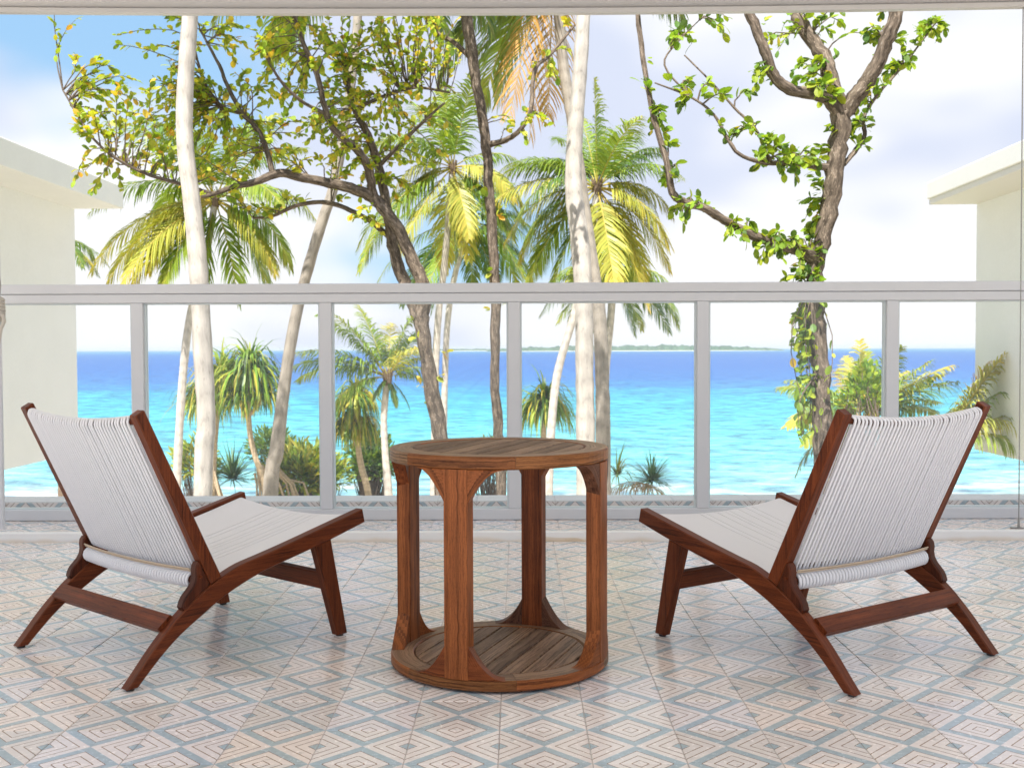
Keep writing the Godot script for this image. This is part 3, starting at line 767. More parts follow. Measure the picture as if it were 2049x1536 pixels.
func make_canopy() -> void:
	var t := thing("added_shade_roof", "white roof out of view, added to shade the terrace, with a beam above the railing", "roof")  # added out of view, its extent set to keep sun off the floor
	var s := Shape.new()
	s.box(Vector3(-3.7, 2.86, -5.05), Vector3(3.3, 3.0, .0))
	build("slab", s, mats.white_rough, t)
	s = Shape.new()
	s.chamfer_box(Vector3(-3.7, 2.62, -5.05), Vector3(3.3, 2.858, -4.9), .006)
	build("beam", s, mats.white_rough, t)
	for p in [Vector2(-3.6, -4.95), Vector2(3.2, -4.95), Vector2(-3.6, -.1), Vector2(3.2, -.1)]:
		s = Shape.new()
		s.chamfer_box(Vector3(p.x - .06, 0, p.y - .04), Vector3(p.x + .06, 2.855 if p.y > -1.0 else 2.617, p.y + .04), .006)
		build("post", s, mats.white, t)
	# the rolled blind whose bottom bar closes the picture at the top
	t = thing("roller_blind", "rolled white blind with a slightly bowed bottom bar above the railing", "blind", Vector3(0, 2.4, -4.95))
	var p := PackedVector3Array()
	var r := PackedFloat32Array()
	var q := PackedVector3Array()
	for i in 41:
		var x := lerpf(-3.0, 3.0, i / 40.0)
		var y := .018 * pow(absf(x) / 2.4, 2.0)
		p.append(Vector3(x, y + .088, .01))
		q.append(Vector3(x, y, 0))
		r.append(.058)
	s = Shape.new()
	s.tube(p, r, 28)
	build("cloth_roll", s, mats.blind, t)
	s = Shape.new()
	for i in 40:
		var y0 := q[i].y
		var y1 := q[i + 1].y
		var x0 := q[i].x
		var x1 := q[i + 1].x
		var prof := [Vector2(.004, .018), Vector2(.024, .022), Vector2(.030, .016), Vector2(.030, -.016), Vector2(.024, -.022), Vector2(.004, -.018)]
		for k in 6:
			var a: Vector2 = prof[k]
			var b: Vector2 = prof[(k + 1) % 6]
			s.quad(Vector3(x0, y0 + a.x, a.y), Vector3(x0, y0 + b.x, b.y), Vector3(x1, y1 + b.x, b.y), Vector3(x1, y1 + a.x, a.y))
	build("bottom_bar", s, mats.blind, t)
	# the guides
	t = thing("guide_cable", "thin dark steel guide cable bracketed to the ledge at the right end", "cable", Vector3(2.29, .0428, -4.885))
	s = Shape.new()
	s.tube(PackedVector3Array([Vector3(0, .03, 0), Vector3(.01, 1.2, -.03), Vector3(.02, 2.42, -.06)]), PackedFloat32Array([.0028, .0028, .0028]), 8)
	build("wire", s, mats.steel, t)
	s = Shape.new()
	s.tube(PackedVector3Array([Vector3(0, 0, 0), Vector3(0, .012, 0), Vector3(0, .05, -.001)]), PackedFloat32Array([.010, .006, .004]), 12)
	build("socket", s, mats.steel, t)
	s = Shape.new()
	s.chamfer_box(Vector3(-.035, 0, -.012), Vector3(.02, .006, .012), .002)
	build("base_plate", s, mats.steel, t)
	t = thing("blind_pole", "white guide pole with a wound cord, at the left end of the blind", "pole", Vector3(-2.401, .0428, -4.93))
	s = Shape.new()
	s.tube(PackedVector3Array([Vector3(0, 0, 0), Vector3(0, 2.4, 0)]), PackedFloat32Array([.011, .011]), 14)
	build("pole", s, mats.white, t)
	s = Shape.new()
	for k in 7:
		var ring := PackedVector3Array()
		var rr := PackedFloat32Array()
		for j in 10:
			var a := TAU * j / 10.0
			ring.append(Vector3(cos(a) * (.022 - .0012 * absf(k - 3)), .97 + k * .016 + .008 * sin(a), sin(a) * .024))
			rr.append(.009)
		s.tube(ring, rr, 6, 1, 1, Color.WHITE, false, true)
	s.tube(PackedVector3Array([Vector3(.012, 1.0, .018), Vector3(.03, .99, .02), Vector3(.034, .965, .02), Vector3(.018, .93, .016), Vector3(.006, .86, .012)]), PackedFloat32Array([.006, .009, .010, .007, .003]), 8)
	build("wound_cord", s, mats.linen, t)
	s = Shape.new()
	s.tube(PackedVector3Array([Vector3(.012, 1.09, .014), Vector3(.02, 1.13, .02), Vector3(.014, 1.17, .018)]), PackedFloat32Array([.004, .004, .003]), 8)
	build("cleat", s, mats.steel, t)


func make_railing() -> void:
	var t := thing("glass_railing", "white framed glass railing along the edge of the terrace", "railing", Vector3(0, .0428, -5.165))
	var s := Shape.new()
	s.chamfer_box(Vector3(-4.1, 1.1015, -.064), Vector3(4.1, 1.148, .004), .003)
	build("top_rail", s, mats.white, t)
	s = Shape.new()
	s.chamfer_box(Vector3(-4.1, 1.057, -.06), Vector3(4.1, 1.1, 0), .0025)
	build("lower_rail", s, mats.white, t)
	s = Shape.new()
	s.chamfer_box(Vector3(-4.1, 0, -.06), Vector3(4.1, .0545, 0), .004)
	build("base_rail", s, mats.white, t)
	for k in range(-4, 5):
		var x := -.0205 + k * .9135
		s = Shape.new()
		s.chamfer_box(Vector3(x - .029, .0543, -.055), Vector3(x + .029, 1.0575, -.003), .0025)
		build("post", s, mats.white, t)
		if k == 4:
			continue
		var a := x + .0292
		var b := x + .9135 - .0292
		s = Shape.new()
		s.box(Vector3(a + .004, .056, -.0335), Vector3(b - .004, 1.055, -.0325))
		build("glass_pane", s, mats.glass, t)
		s = Shape.new()
		for z in [-.026, -.044]:
			s.box(Vector3(a, .0545, z - .006), Vector3(a + .008, 1.0565, z + .006))
			s.box(Vector3(b - .008, .0545, z - .006), Vector3(b, 1.0565, z + .006))
			s.box(Vector3(a + .008, .0545, z - .006), Vector3(b - .008, .061, z + .006))
			s.box(Vector3(a + .008, 1.05, z - .006), Vector3(b - .008, 1.0565, z + .006))
		build("glazing_bead", s, mats.bead, t)


# ---------------------------------------------------------------- furniture
func loop_round(a: Vector2, ra: float, b: Vector2, rb: float, arc := 7) -> PackedVector2Array:
	# the belt round two circles, a below b, counter-clockwise
	var d := (b - a).normalized()
	var nrm := Vector2(d.y, -d.x)
	var out := PackedVector2Array()
	for k in arc + 1:
		var an := PI * k / arc
		out.append(b + (nrm * cos(an) + d * sin(an)) * rb)
	for k in arc + 1:
		var an := PI * k / arc
		out.append(a + (-nrm * cos(an) - d * sin(an)) * ra)
	return out


func make_chair(label: String) -> Node3D:
	var t := thing("lounge_chair", label, "chair", Vector3.ZERO, 0.0, "cord lounge chairs beside the table")
	var wide := .65
	var th := .034
	var S := func(s: float, y: float, w: float) -> Vector3: return Vector3(w - wide / 2, y, .36 - s)
	var ax := Vector3(0, 0, -1)
	var ay := Vector3.UP
	var az := Vector3.RIGHT
	var us := 2.6
	var front := [Vector2(.031, .006), Vector2(.068, .043), Vector2(.109, .081), Vector2(.157, .118), Vector2(.213, .152), Vector2(.272, .186), Vector2(.335, .2145), Vector2(.405, .2395), Vector2(.48, .2585), Vector2(.59, .2835), Vector2(.68, .305), Vector2(.802, .338)]
	var back := [Vector2(.793, .379), Vector2(.72, .3615), Vector2(.61, .335), Vector2(.5, .3085), Vector2(.41, .2885), Vector2(.345, .2745), Vector2(.29, .2535), Vector2(.235, .226), Vector2(.165, .1775), Vector2(.117, .135), Vector2(.073, .090), Vector2(.035, .046), Vector2(.0, .006)]
	var side := PackedVector2Array()
	for part in [front, back]:
		for i in part.size() - 1:
			for f in 3:
				var p0: Vector2 = part[maxi(i - 1, 0)]
				var p3: Vector2 = part[mini(i + 2, part.size() - 1)]
				side.append(part[i].cubic_interpolate(part[i + 1], p0, p3, f / 3.0))
		side.append(part[-1])
	var post := PackedVector2Array([Vector2(.2835, .2525), Vector2(.0605, .716), Vector2(.057, .7185), Vector2(.0355, .706), Vector2(.0345, .7025), Vector2(.249, .2365)])
	var brk := PackedVector2Array([Vector2(.168, .176), Vector2(.21, .2075), Vector2(.247, .2335), Vector2(.249, .2395), Vector2(.219, .303), Vector2(.213, .3025), Vector2(.206, .293), Vector2(.204, .280), Vector2(.2055, .265), Vector2(.2025, .25), Vector2(.194, .236), Vector2(.182, .2235), Vector2(.172, .2135), Vector2(.1655, .202), Vector2(.161, .188)])
	var leg := PackedVector2Array([Vector2(.608, .289), Vector2(.691, .006), Vector2(.729, .006), Vector2(.668, .304)])
	for k in 2:
		var w0 := 0.0 if k == 0 else wide - th
		var o: Vector3 = S.call(0, 0, w0)
		o.z = .36
		var s := Shape.new()
		s.extrude(side, o, ax, ay, az, 0, th, .0028, us, Color.WHITE, 1, Vector2(.13 + .4 * k, .2 * k))
		build("side_rail", s, mats.chair_wood, t)
		s = Shape.new()
		# the grain of the post runs up it
		s.extrude(post, o, ax, ay, az, .0012, th + .001, .0028, us, Color.WHITE, 2, Vector2(.55 + .3 * k, .37))
		build("back_post", s, mats.chair_wood, t)
		s = Shape.new()
		s.extrude(brk, o, ax, ay, az, .003, th - .003, .0035, us, Color.WHITE, 2, Vector2(.2, .6 + .2 * k))
		var bk := build("bracket", s, mats.chair_wood_dark, t)
		s = Shape.new()
		for side_w in [.0015, th - .0015]:
			var c := Vector3(o.x + side_w, .262, .36 - .219)
			s.tube(PackedVector3Array([c - az * .0025, c + az * .0025]), PackedFloat32Array([.0045, .0045]), 10)
		build("plug", s, mats.chair_wood, bk)
		s = Shape.new()
		s.extrude(leg, o, ax, ay, az, .0015, th - .0015, .0028, us, Color.WHITE, 2, Vector2(.35, .1 + .33 * k))
		build("leg", s, mats.chair_wood, t)
		for c in [Vector2(.017, .006), Vector2(.71, .006)]:
			s = Shape.new()
			s.tube(PackedVector3Array([Vector3(o.x + th / 2, 0, .36 - c.x), Vector3(o.x + th / 2, .008, .36 - c.x)]), PackedFloat32Array([.011, .012]), 14)
			build("foot_pad", s, mats.rubber, t)
	# stretchers between the rear and the front legs
	var bar := func(called: String, c: Vector2, along: Vector2, w: float, h: float, m: Material) -> void:
		var nrm := Vector2(-along.y, along.x)
		var s := Shape.new()
		var e := .003
		var prof := PackedVector2Array()
		for q in [[-1, -1, 1, 0], [-1, -1, 0, 1]]:
			pass
		for q in [Vector2(-w / 2 + e, -h / 2), Vector2(w / 2 - e, -h / 2), Vector2(w / 2, -h / 2 + e), Vector2(w / 2, h / 2 - e), Vector2(w / 2 - e, h / 2), Vector2(-w / 2 + e, h / 2), Vector2(-w / 2, h / 2 - e), Vector2(-w / 2, -h / 2 + e)]:
			prof.append(c + along * q.x + nrm * q.y)
		s.extrude(prof, Vector3(0, 0, .36), ax, ay, az, -wide / 2 + th - .004, wide / 2 - th + .004, 0.0, us, Color.WHITE, 0, Vector2(.1, .4))
		build(called, s, m, t)
	bar.call("rear_stretcher", Vector2(.131, .146), Vector2(.77, .638), .05, .022, mats.chair_wood)
	bar.call("front_stretcher", Vector2(.652, .18), Vector2(.28, -.96), .056, .022, mats.chair_wood)
	# cords: bars that bow, and loops round them
	var bow := func(w: float) -> float: return 1.0 - pow(2.0 * w / wide - 1.0, 2.0)
	var straight := func(called: String, c: Vector2, r: float, dip: Vector2) -> void:
		var p := PackedVector3Array()
		var rr := PackedFloat32Array()
		for i in 17:
			var w := lerpf(th - .004, wide - th + .004, i / 16.0)
			var b: float = bow.call(w)
			p.append(S.call(c.x + dip.x * b, c.y + dip.y * b, w))
			rr.append(r)
		var s := Shape.new()
		s.tube(p, rr, 10, 1, us)
		build(called, s, mats.chair_wood_dark, t)
	var top_c := Vector2(.0535, .694)
	var low_c := Vector2(.240, .287)
	var roll_c := Vector2(.2265, .2505)
	var dip_top := Vector2(-.012, -.022)
	var dip_low := Vector2(-.020, -.004)
	straight.call("top_bar", top_c, .0095, dip_top)
	straight.call("bottom_bar", low_c, .005, dip_low)
	straight.call("roll_bar", roll_c, .0145, dip_low)
	var seat_a := Vector2(.292, .2415)
	var seat_b := Vector2(.769, .3505)
	var dip_seat := Vector2(.004, -.026)
	straight.call("seat_rear_bar", seat_a, .009, Vector2(0, -.012))
	straight.call("seat_front_bar", seat_b, .012, dip_seat)
	var back_cords := Shape.new()
	var cr := .0037
	var n := 40
	for i in n:
		var w := lerpf(th + .006, wide - th - .006, (i + .5) / n) + rng.randf_range(-.0013, .0013)
		var b: float = bow.call(w)
		var lp := loop_round(low_c + dip_low * b, .005 + cr, top_c + dip_top * b, .0095 + cr)
		var p := PackedVector3Array()
		var rr := PackedFloat32Array()
		var lean := rng.randf_range(-.0010, .0010)
		for k in lp.size():
			var high := clampf((lp[k].y - .3) / .4, 0, 1)
			var shift := .002 if (k > 4 and k < 12) else -.002
			p.append(S.call(lp[k].x, lp[k].y, w + lean * high + shift))
			rr.append(cr)
		back_cords.tube(p, rr, 6, 1, 1, Color.WHITE, false, true)
	build("back_cords", back_cords, mats.cord, t).set_meta("kind", "stuff")
	var coil := Shape.new()
	n = 46
	for i in n:
		var w := lerpf(th + .004, wide - th - .004, (i + .5) / n)
		var b: float = bow.call(w)
		var c := roll_c + dip_low * b
		var p := PackedVector3Array()
		var rr := PackedFloat32Array()
		for k in 12:
			var a := TAU * k / 12.0
			p.append(S.call(c.x + cos(a) * .0185, c.y + sin(a) * .0185, w + .002 * cos(a) + rng.randf_range(-.0003, .0003)))
			rr.append(.0048)
		coil.tube(p, rr, 6, 1, 1, Color.WHITE, false, true)
	build("wrapped_cord", coil, mats.cord, t).set_meta("kind", "stuff")
	var tie := Shape.new()
	for e in 2:
		var p := PackedVector3Array()
		var rr := PackedFloat32Array()
		for i in 17:
			var w := lerpf(th + .002, wide - th - .002, i / 16.0)
			var b: float = bow.call(w)
			p.append(S.call(.2145 + dip_low.x * b - .003 * e, .2765 + dip_low.y * b + .005 * e, w))
			rr.append(.0023)
		tie.tube(p, rr, 8)
	build("tie_cord", tie, mats.tan_cord, t)
	var seat := Shape.new()
	n = 82
	for i in n:
		var w := lerpf(th + .003, wide - th - .003, (i + .5) / n)
		var b: float = bow.call(w)
		var lp := loop_round(seat_a + Vector2(0, -.012) * b, .009 + cr, seat_b + dip_seat * b, .012 + cr)
		var p := PackedVector3Array()
		var rr := PackedFloat32Array()
		var gap := .0019 if i in [27, 31, 38, 43, 46, 52, 57, 61] else 0.0
		for k in lp.size():
			p.append(S.call(lp[k].x, lp[k].y, w))
			rr.append(.0035 - gap)
			if k == lp.size() - 1 or k == 7:
				# between the bars the cords hang a little
				var q := lp[(k + 1) % lp.size()]
				for f in [.25, .5, .75]:
					var mid: Vector2 = lp[k].lerp(q, f)
					mid.y -= .006 * 4.0 * f * (1.0 - f)
					p.append(S.call(mid.x, mid.y, w))
					rr.append(.0035 - gap)
		seat.tube(p, rr, 6, 1, 1, Color.WHITE, false, true)
	build("seat_cords", seat, mats.cord, t).set_meta("kind", "stuff")
	return t


func make_table() -> void:
	var t := thing("drum_table", "round wooden drum table with four legs and slatted top and base", "table", Vector3(-.055, 0, -2.974), deg_to_rad(-20.5))
	var R := .304
	var H := .602
	var us := 3.0
	# rings in six pieces each
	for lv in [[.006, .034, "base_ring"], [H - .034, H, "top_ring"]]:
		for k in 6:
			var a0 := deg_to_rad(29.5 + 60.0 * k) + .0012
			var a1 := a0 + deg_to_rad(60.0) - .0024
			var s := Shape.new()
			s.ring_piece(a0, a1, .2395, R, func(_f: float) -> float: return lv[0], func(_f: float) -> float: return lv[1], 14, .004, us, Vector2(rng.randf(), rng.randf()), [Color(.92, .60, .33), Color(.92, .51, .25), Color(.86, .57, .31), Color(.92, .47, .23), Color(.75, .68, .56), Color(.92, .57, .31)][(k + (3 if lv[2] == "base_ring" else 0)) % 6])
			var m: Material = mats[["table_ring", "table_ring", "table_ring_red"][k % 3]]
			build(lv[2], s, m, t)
		# boards, cut to the circle
		for k in 9:
			var x0 := -.2385 + k * .053 + .0015
			var x1 := x0 + .0500
			var poly := PackedVector2Array()
			var rr := .2365
			var xa := maxf(x0, -rr + .004)
			var xb := minf(x1, rr - .004)
			for i in 9:
				var x := lerpf(xa, xb, i / 8.0)
				poly.append(Vector2(x, -sqrt(rr * rr - x * x)))
			for i in 9:
				var x := lerpf(xb, xa, i / 8.0)
				poly.append(Vector2(x, sqrt(rr * rr - x * x)))
			var s := Shape.new()
			# x right, -z up in the plane, so that the board's top looks upwards
			s.extrude(poly, Vector3.ZERO, Vector3.RIGHT, Vector3.FORWARD, Vector3.UP, lv[1] - .02, lv[1] - .0005 - rng.randf() * .0008, .0018, us, Color.WHITE, 0, Vector2(rng.randf(), rng.randf()))
			var m: Material = mats[["table_grey", "table_grey", "table_grey_dark"][rng.randi() % 3]]
			build("plank", s, m, t)
		var d := Shape.new()
		var disc := PackedVector2Array()
		for i in 40:
			disc.append(Vector2(cos(TAU * i / 40.0), sin(TAU * i / 40.0)) * .245)
		d.extrude(disc, Vector3.ZERO, Vector3.RIGHT, Vector3.FORWARD, Vector3.UP, lv[1] - .026, lv[1] - .0205, 0, us)
		build("backing_board", d, mats.table_wood_dark, t)
	# legs and their curved braces
	var half := .0325 / R
	for k in 4:
		var mid := k * PI / 2
		var dir := Vector3(sin(mid), 0, cos(mid))
		var rt := Vector3(cos(mid), 0, -sin(mid))
		var s := Shape.new()
		var ri := .262
		var ro := R + .0008
		var poly := PackedVector2Array([Vector2(-.0325, ri + .003), Vector2(-.0295, ri), Vector2(.0295, ri), Vector2(.0325, ri + .003), Vector2(.0325, ro * .9943), Vector2(.016, ro * .9987), Vector2(0, ro), Vector2(-.016, ro * .9987), Vector2(-.0325, ro * .9943)])
		# rt x dir points down, so the poly is mirrored
		var mir := PackedVector2Array()
		for i in range(poly.size() - 1, -1, -1):
			mir.append(Vector2(-poly[i].x, poly[i].y))
		s.extrude(mir, Vector3.ZERO, -rt, dir, Vector3.UP, .0335, H - .0335, 0.0, us, Color.WHITE, 0, Vector2(.17 * k, .3 * k))
		build("leg", s, mats[["table_wood", "table_wood", "table_wood_red", "table_wood"][k]], t)
		for sd in [-1, 1]:
			for up in [0, 1]:
				var q := Shape.new()
				var rad := .086
				var span := .096 / R
				var a0: float = mid + sd * half
				var y_of := func(f: float) -> float:
					var u := f if sd > 0 else 1.0 - f
					return rad * pow(1.0 - u, 2.05)
				var lo_a: float = a0 if sd > 0 else a0 - span
				if up == 0:
					q.ring_piece(lo_a, lo_a + span, .2665, R - .0006, func(_f: float) -> float: return .0335, func(f: float) -> float: return .034 + y_of.call(f), 16, .002, us, Vector2(rng.randf(), rng.randf()))
				else:
					q.ring_piece(lo_a, lo_a + span, .2665, R - .0006, func(f: float) -> float: return H - .034 - y_of.call(f), func(_f: float) -> float: return H - .0335, 16, .002, us, Vector2(rng.randf(), rng.randf()))
				build("brace", q, mats[["table_wood_red", "table_wood", "table_wood_dark", "table_wood"][(k + up) % 4]], t)
	for k in 6:
		var foot := Shape.new()
		var a := TAU * k / 6.0
		foot.tube(PackedVector3Array([Vector3(sin(a) * .26, 0, cos(a) * .26), Vector3(sin(a) * .26, .007, cos(a) * .26)]), PackedFloat32Array([.014, .014]), 10)
		build("foot_pad", foot, mats.rubber, t)


# ---------------------------------------------------------------- neighbours, sand, sea
func make_villa(label: String, at: Vector3, turn: float, sgn: float, stepped: bool) -> void:
	# origin: far corner of the wall that looks at the gap; the body runs towards +z and away from the gap
	var t := thing("villa", label, "house", at, turn)
	var s := Shape.new()
	var x0 := 0.0
	var x1 := 7.0 * sgn
	s.box(Vector3(minf(x0, x1), 0, 0), Vector3(maxf(x0, x1), 3.19, 9.0), .4)
	build("wall", s, mats.plaster, t)
	s = Shape.new()
	var e := -.645 * sgn
	if stepped:
		s.chamfer_box(Vector3(minf(e, x1), 3.262, -.001), Vector3(maxf(e, x1), 3.475, 9.6), .008, .4)
		build("roof", s, mats.plaster, t)
		s = Shape.new()
		s.chamfer_box(Vector3(minf(e + .03 * sgn, x1), 3.1905, .0), Vector3(maxf(e + .03 * sgn, x1), 3.261, 9.56), .006, .4)
		build("soffit", s, mats.white_rough, t)
	else:
		s.chamfer_box(Vector3(minf(e, x1), 3.1905, -.001), Vector3(maxf(e, x1), 3.478, 9.6), .008, .4)
		build("roof", s, mats.plaster, t)
	for z in [1.2, 4.5, 7.8]:
		for x in [2.4, 6.0]:
			s = Shape.new()
			s.tube(PackedVector3Array([Vector3(x * sgn, -4.2, z), Vector3(x * sgn, -.002, z)]), PackedFloat32Array([.16, .16]), 18)
			build("pile", s, mats.plaster, t)


func make_shore() -> void:
	var s := Shape.new()
	var n := noise(61, 1.0, 3)
	# sand: one sheet from behind the house into the water
	var zs := []
	var z := 60.0
	while z > -47.0:
		zs.append(z)
		z -= 1.2 if z < 0.0 else 6.0
	var xs := []
	var x := -130.0
	while x <= 130.0:
		xs.append(x)
		x += 1.3 if absf(x) < 26.0 else 8.0
	for i in zs.size():
		for j in xs.size():
			var zz: float = zs[i]
			var xx: float = xs[j]
			var h := -4.0 + .09 * n.get_noise_2d(xx * .35, zz * .35)
			var shore := -35.6 + 1.1 * n.get_noise_2d(xx * .05, 8.0)
			if zz < shore + 3.0:
				h = lerpf(h, -4.8, smoothstep(0.0, 9.0, shore + 3.0 - zz))
			s.vert(Vector3(xx, h, zz), Vector3.UP, Vector2(xx, zz), Color.WHITE)
	for i in zs.size() - 1:
		for j in xs.size() - 1:
			var a := i * xs.size() + j
			var b := a + xs.size()
			s.ix.append_array([a, b + 1, a + 1, a, b, b + 1])
	struct("sand_ground", s, mats.sand)
	# sea: its colour goes with the depth of the bottom
	s = Shape.new()
	var stops := [[34.0, Color(.66, .72, .70)], [36.5, Color(.54, .72, .72)], [39.5, Color(.36, .68, .70)], [48.0, Color(.21, .63, .67)], [62.0, Color(.14, .57, .64)], [80.0, Color(.105, .53, .62)], [105.0, Color(.08, .46, .59)], [128.0, Color(.072, .38, .57)], [152.0, Color(.068, .27, .54)], [185.0, Color(.064, .215, .52)], [300.0, Color(.06, .185, .50)], [900.0, Color(.06, .19, .48)], [2200.0, Color(.085, .29, .48)], [9000.0, Color(.11, .32, .50)]]
	var rows := []
	var d := 33.0
	while d < 9000.0:
		rows.append(d)
		d *= 1.03
	var cols := 150
	for i in rows.size():
		var dd: float = rows[i]
		for j in cols + 1:
			var f := float(j) / cols * 2.0 - 1.0
			var xx := f * (dd * .75 + 20.0) if absf(f) < .97 else signf(f) * (dd * .75 + 20.0) * 6.0
			var m := n.get_noise_2d(xx * .02, dd * .05) * .16 + n.get_noise_2d(xx * .11 + 50.0, dd * .33) * .11
			var e := dd * (1.0 + m)
			var col: Color = stops[0][1]
			for k in stops.size() - 1:
				if e >= stops[k][0]:
					col = stops[k][1].lerp(stops[k + 1][1], clampf((e - stops[k][0]) / (stops[k + 1][0] - stops[k][0]), 0, 1))
			if dd < 41.0 and n.get_noise_2d(xx * .25, dd * 1.4 + 90.0) > .16:
				col = col.lerp(Color(.72, .75, .73), .6)
			s.vert(Vector3(xx, -4.35, -dd), Vector3.UP, Vector2(xx / 26.0, dd / 15.0), col)
	for i in rows.size() - 1:
		for j in cols:
			var a := i * (cols + 1) + j
			var b := a + cols + 1
			s.ix.append_array([a, b + 1, a + 1, a, b, b + 1])
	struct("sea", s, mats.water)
	# far islands
	for isl in [["island", "long low wooded island on the horizon, lower at its ends", 250.0, 640.0, 19.0, -2300.0], ["island", "thin far strip of land on the horizon behind the trunks in the middle", -170.0, 560.0, 9, -3000.0]]:
		s = Shape.new()
		var m := 160
		var prev := []
		for i in m + 1:
			var f := float(i) / m
			var env := pow(maxf(sin(PI * f), 0.0), .45)
			var hh: float = isl[4] * env * (.62 + .25 * n.get_noise_1d(f * 9.0 + isl[4]) + .22 * n.get_noise_1d(f * 60.0)) + .4
			var xx: float = (f - .5) * isl[3]
			var ring := [Vector3(xx, 0, 30), Vector3(xx, 1.1 * env, 18), Vector3(xx, hh * .75, 10), Vector3(xx, hh, -10), Vector3(xx, 0, -60)]
			if i > 0:
				for k in 4:
					var col := Color(.62, .60, .52) if k == 0 else tone(Color(.07, .115, .075), .3)
					s.quad(prev[k], ring[k], ring[k + 1], prev[k + 1], col)
			prev = ring
		var o := build(isl[0], s, mats.island, self, Vector3(isl[2], -4.4, isl[5]))
		tag(o, isl[1], "island", "islands on the horizon")


# ---------------------------------------------------------------- plants
func leaf_shape(cup := .16, slim := .31) -> ArrayMesh:
	# unit length along +z, top towards +y
	var s := Shape.new()
	var mid := [Vector3(0, 0, 0), Vector3(0, .02, .22), Vector3(0, .025, .48), Vector3(0, .0, .76), Vector3(0, -.06, 1.0)]
	for sd in [-1.0, 1.0]:
		var e := [mid[0], Vector3(sd * slim * .62, cup * slim, .2), Vector3(sd * slim, cup * slim * 1.3, .5), Vector3(sd * slim * .78, cup * slim * .6, .8), mid[4]]
		for k in 4:
			var a: Vector3 = mid[k]
			var b: Vector3 = e[k]
			var c: Vector3 = e[k + 1]
			var d: Vector3 = mid[k + 1]
			if k == 0:
				if sd > 0: s.tri(a, d, c)
				else: s.tri(a, c, d)
			elif k == 3:
				if sd > 0: s.tri(a, d, b)
				else: s.tri(a, b, d)
			elif sd > 0:
				s.quad(a, d, c, b)
			else:
				s.quad(a, b, c, d)
	return s.mesh()


func leaf_place(p: Vector3, dir: Vector3, size: float) -> Transform3D:
	var d := (dir.normalized() + ball() * .65 + Vector3(0, -.12, 0)).normalized()
	var up := (Vector3.UP + ball() * .9).normalized()
	var x := up.cross(d).normalized()
	if x.length_squared() < .5:
		x = Vector3.RIGHT
	var y := d.cross(x)
	return Transform3D(Basis(x * size, y * size, d * size), p)


func pick(palette: Array) -> Color:
	var total := 0.0
	for e in palette:
		total += e[1]
	var q := rng.randf() * total
	for e in palette:
		q -= e[1]
		if q <= 0.0:
			return tone(e[0], .28)
	return palette[0][0]


func twig_path(a: Vector3, b: Vector3) -> PackedVector3Array:
	var p := PackedVector3Array()
	var side := ball() * a.distance_to(b) * .16
	for i in 6:
		var f := i / 5.0
		p.append(a.lerp(b, f) + side * sin(PI * f) + Vector3(0, .05 * sin(PI * f), 0) + (ball() * .012 if i > 0 else Vector3.ZERO))
	return p


func nearest(pts: PackedVector3Array, to: Vector3) -> Vector3:
	var best := pts[0]
	var bd := 1e9
	for p in pts:
		var d := p.distance_squared_to(to)
		if d < bd:
			bd = d
			best = p
	return best


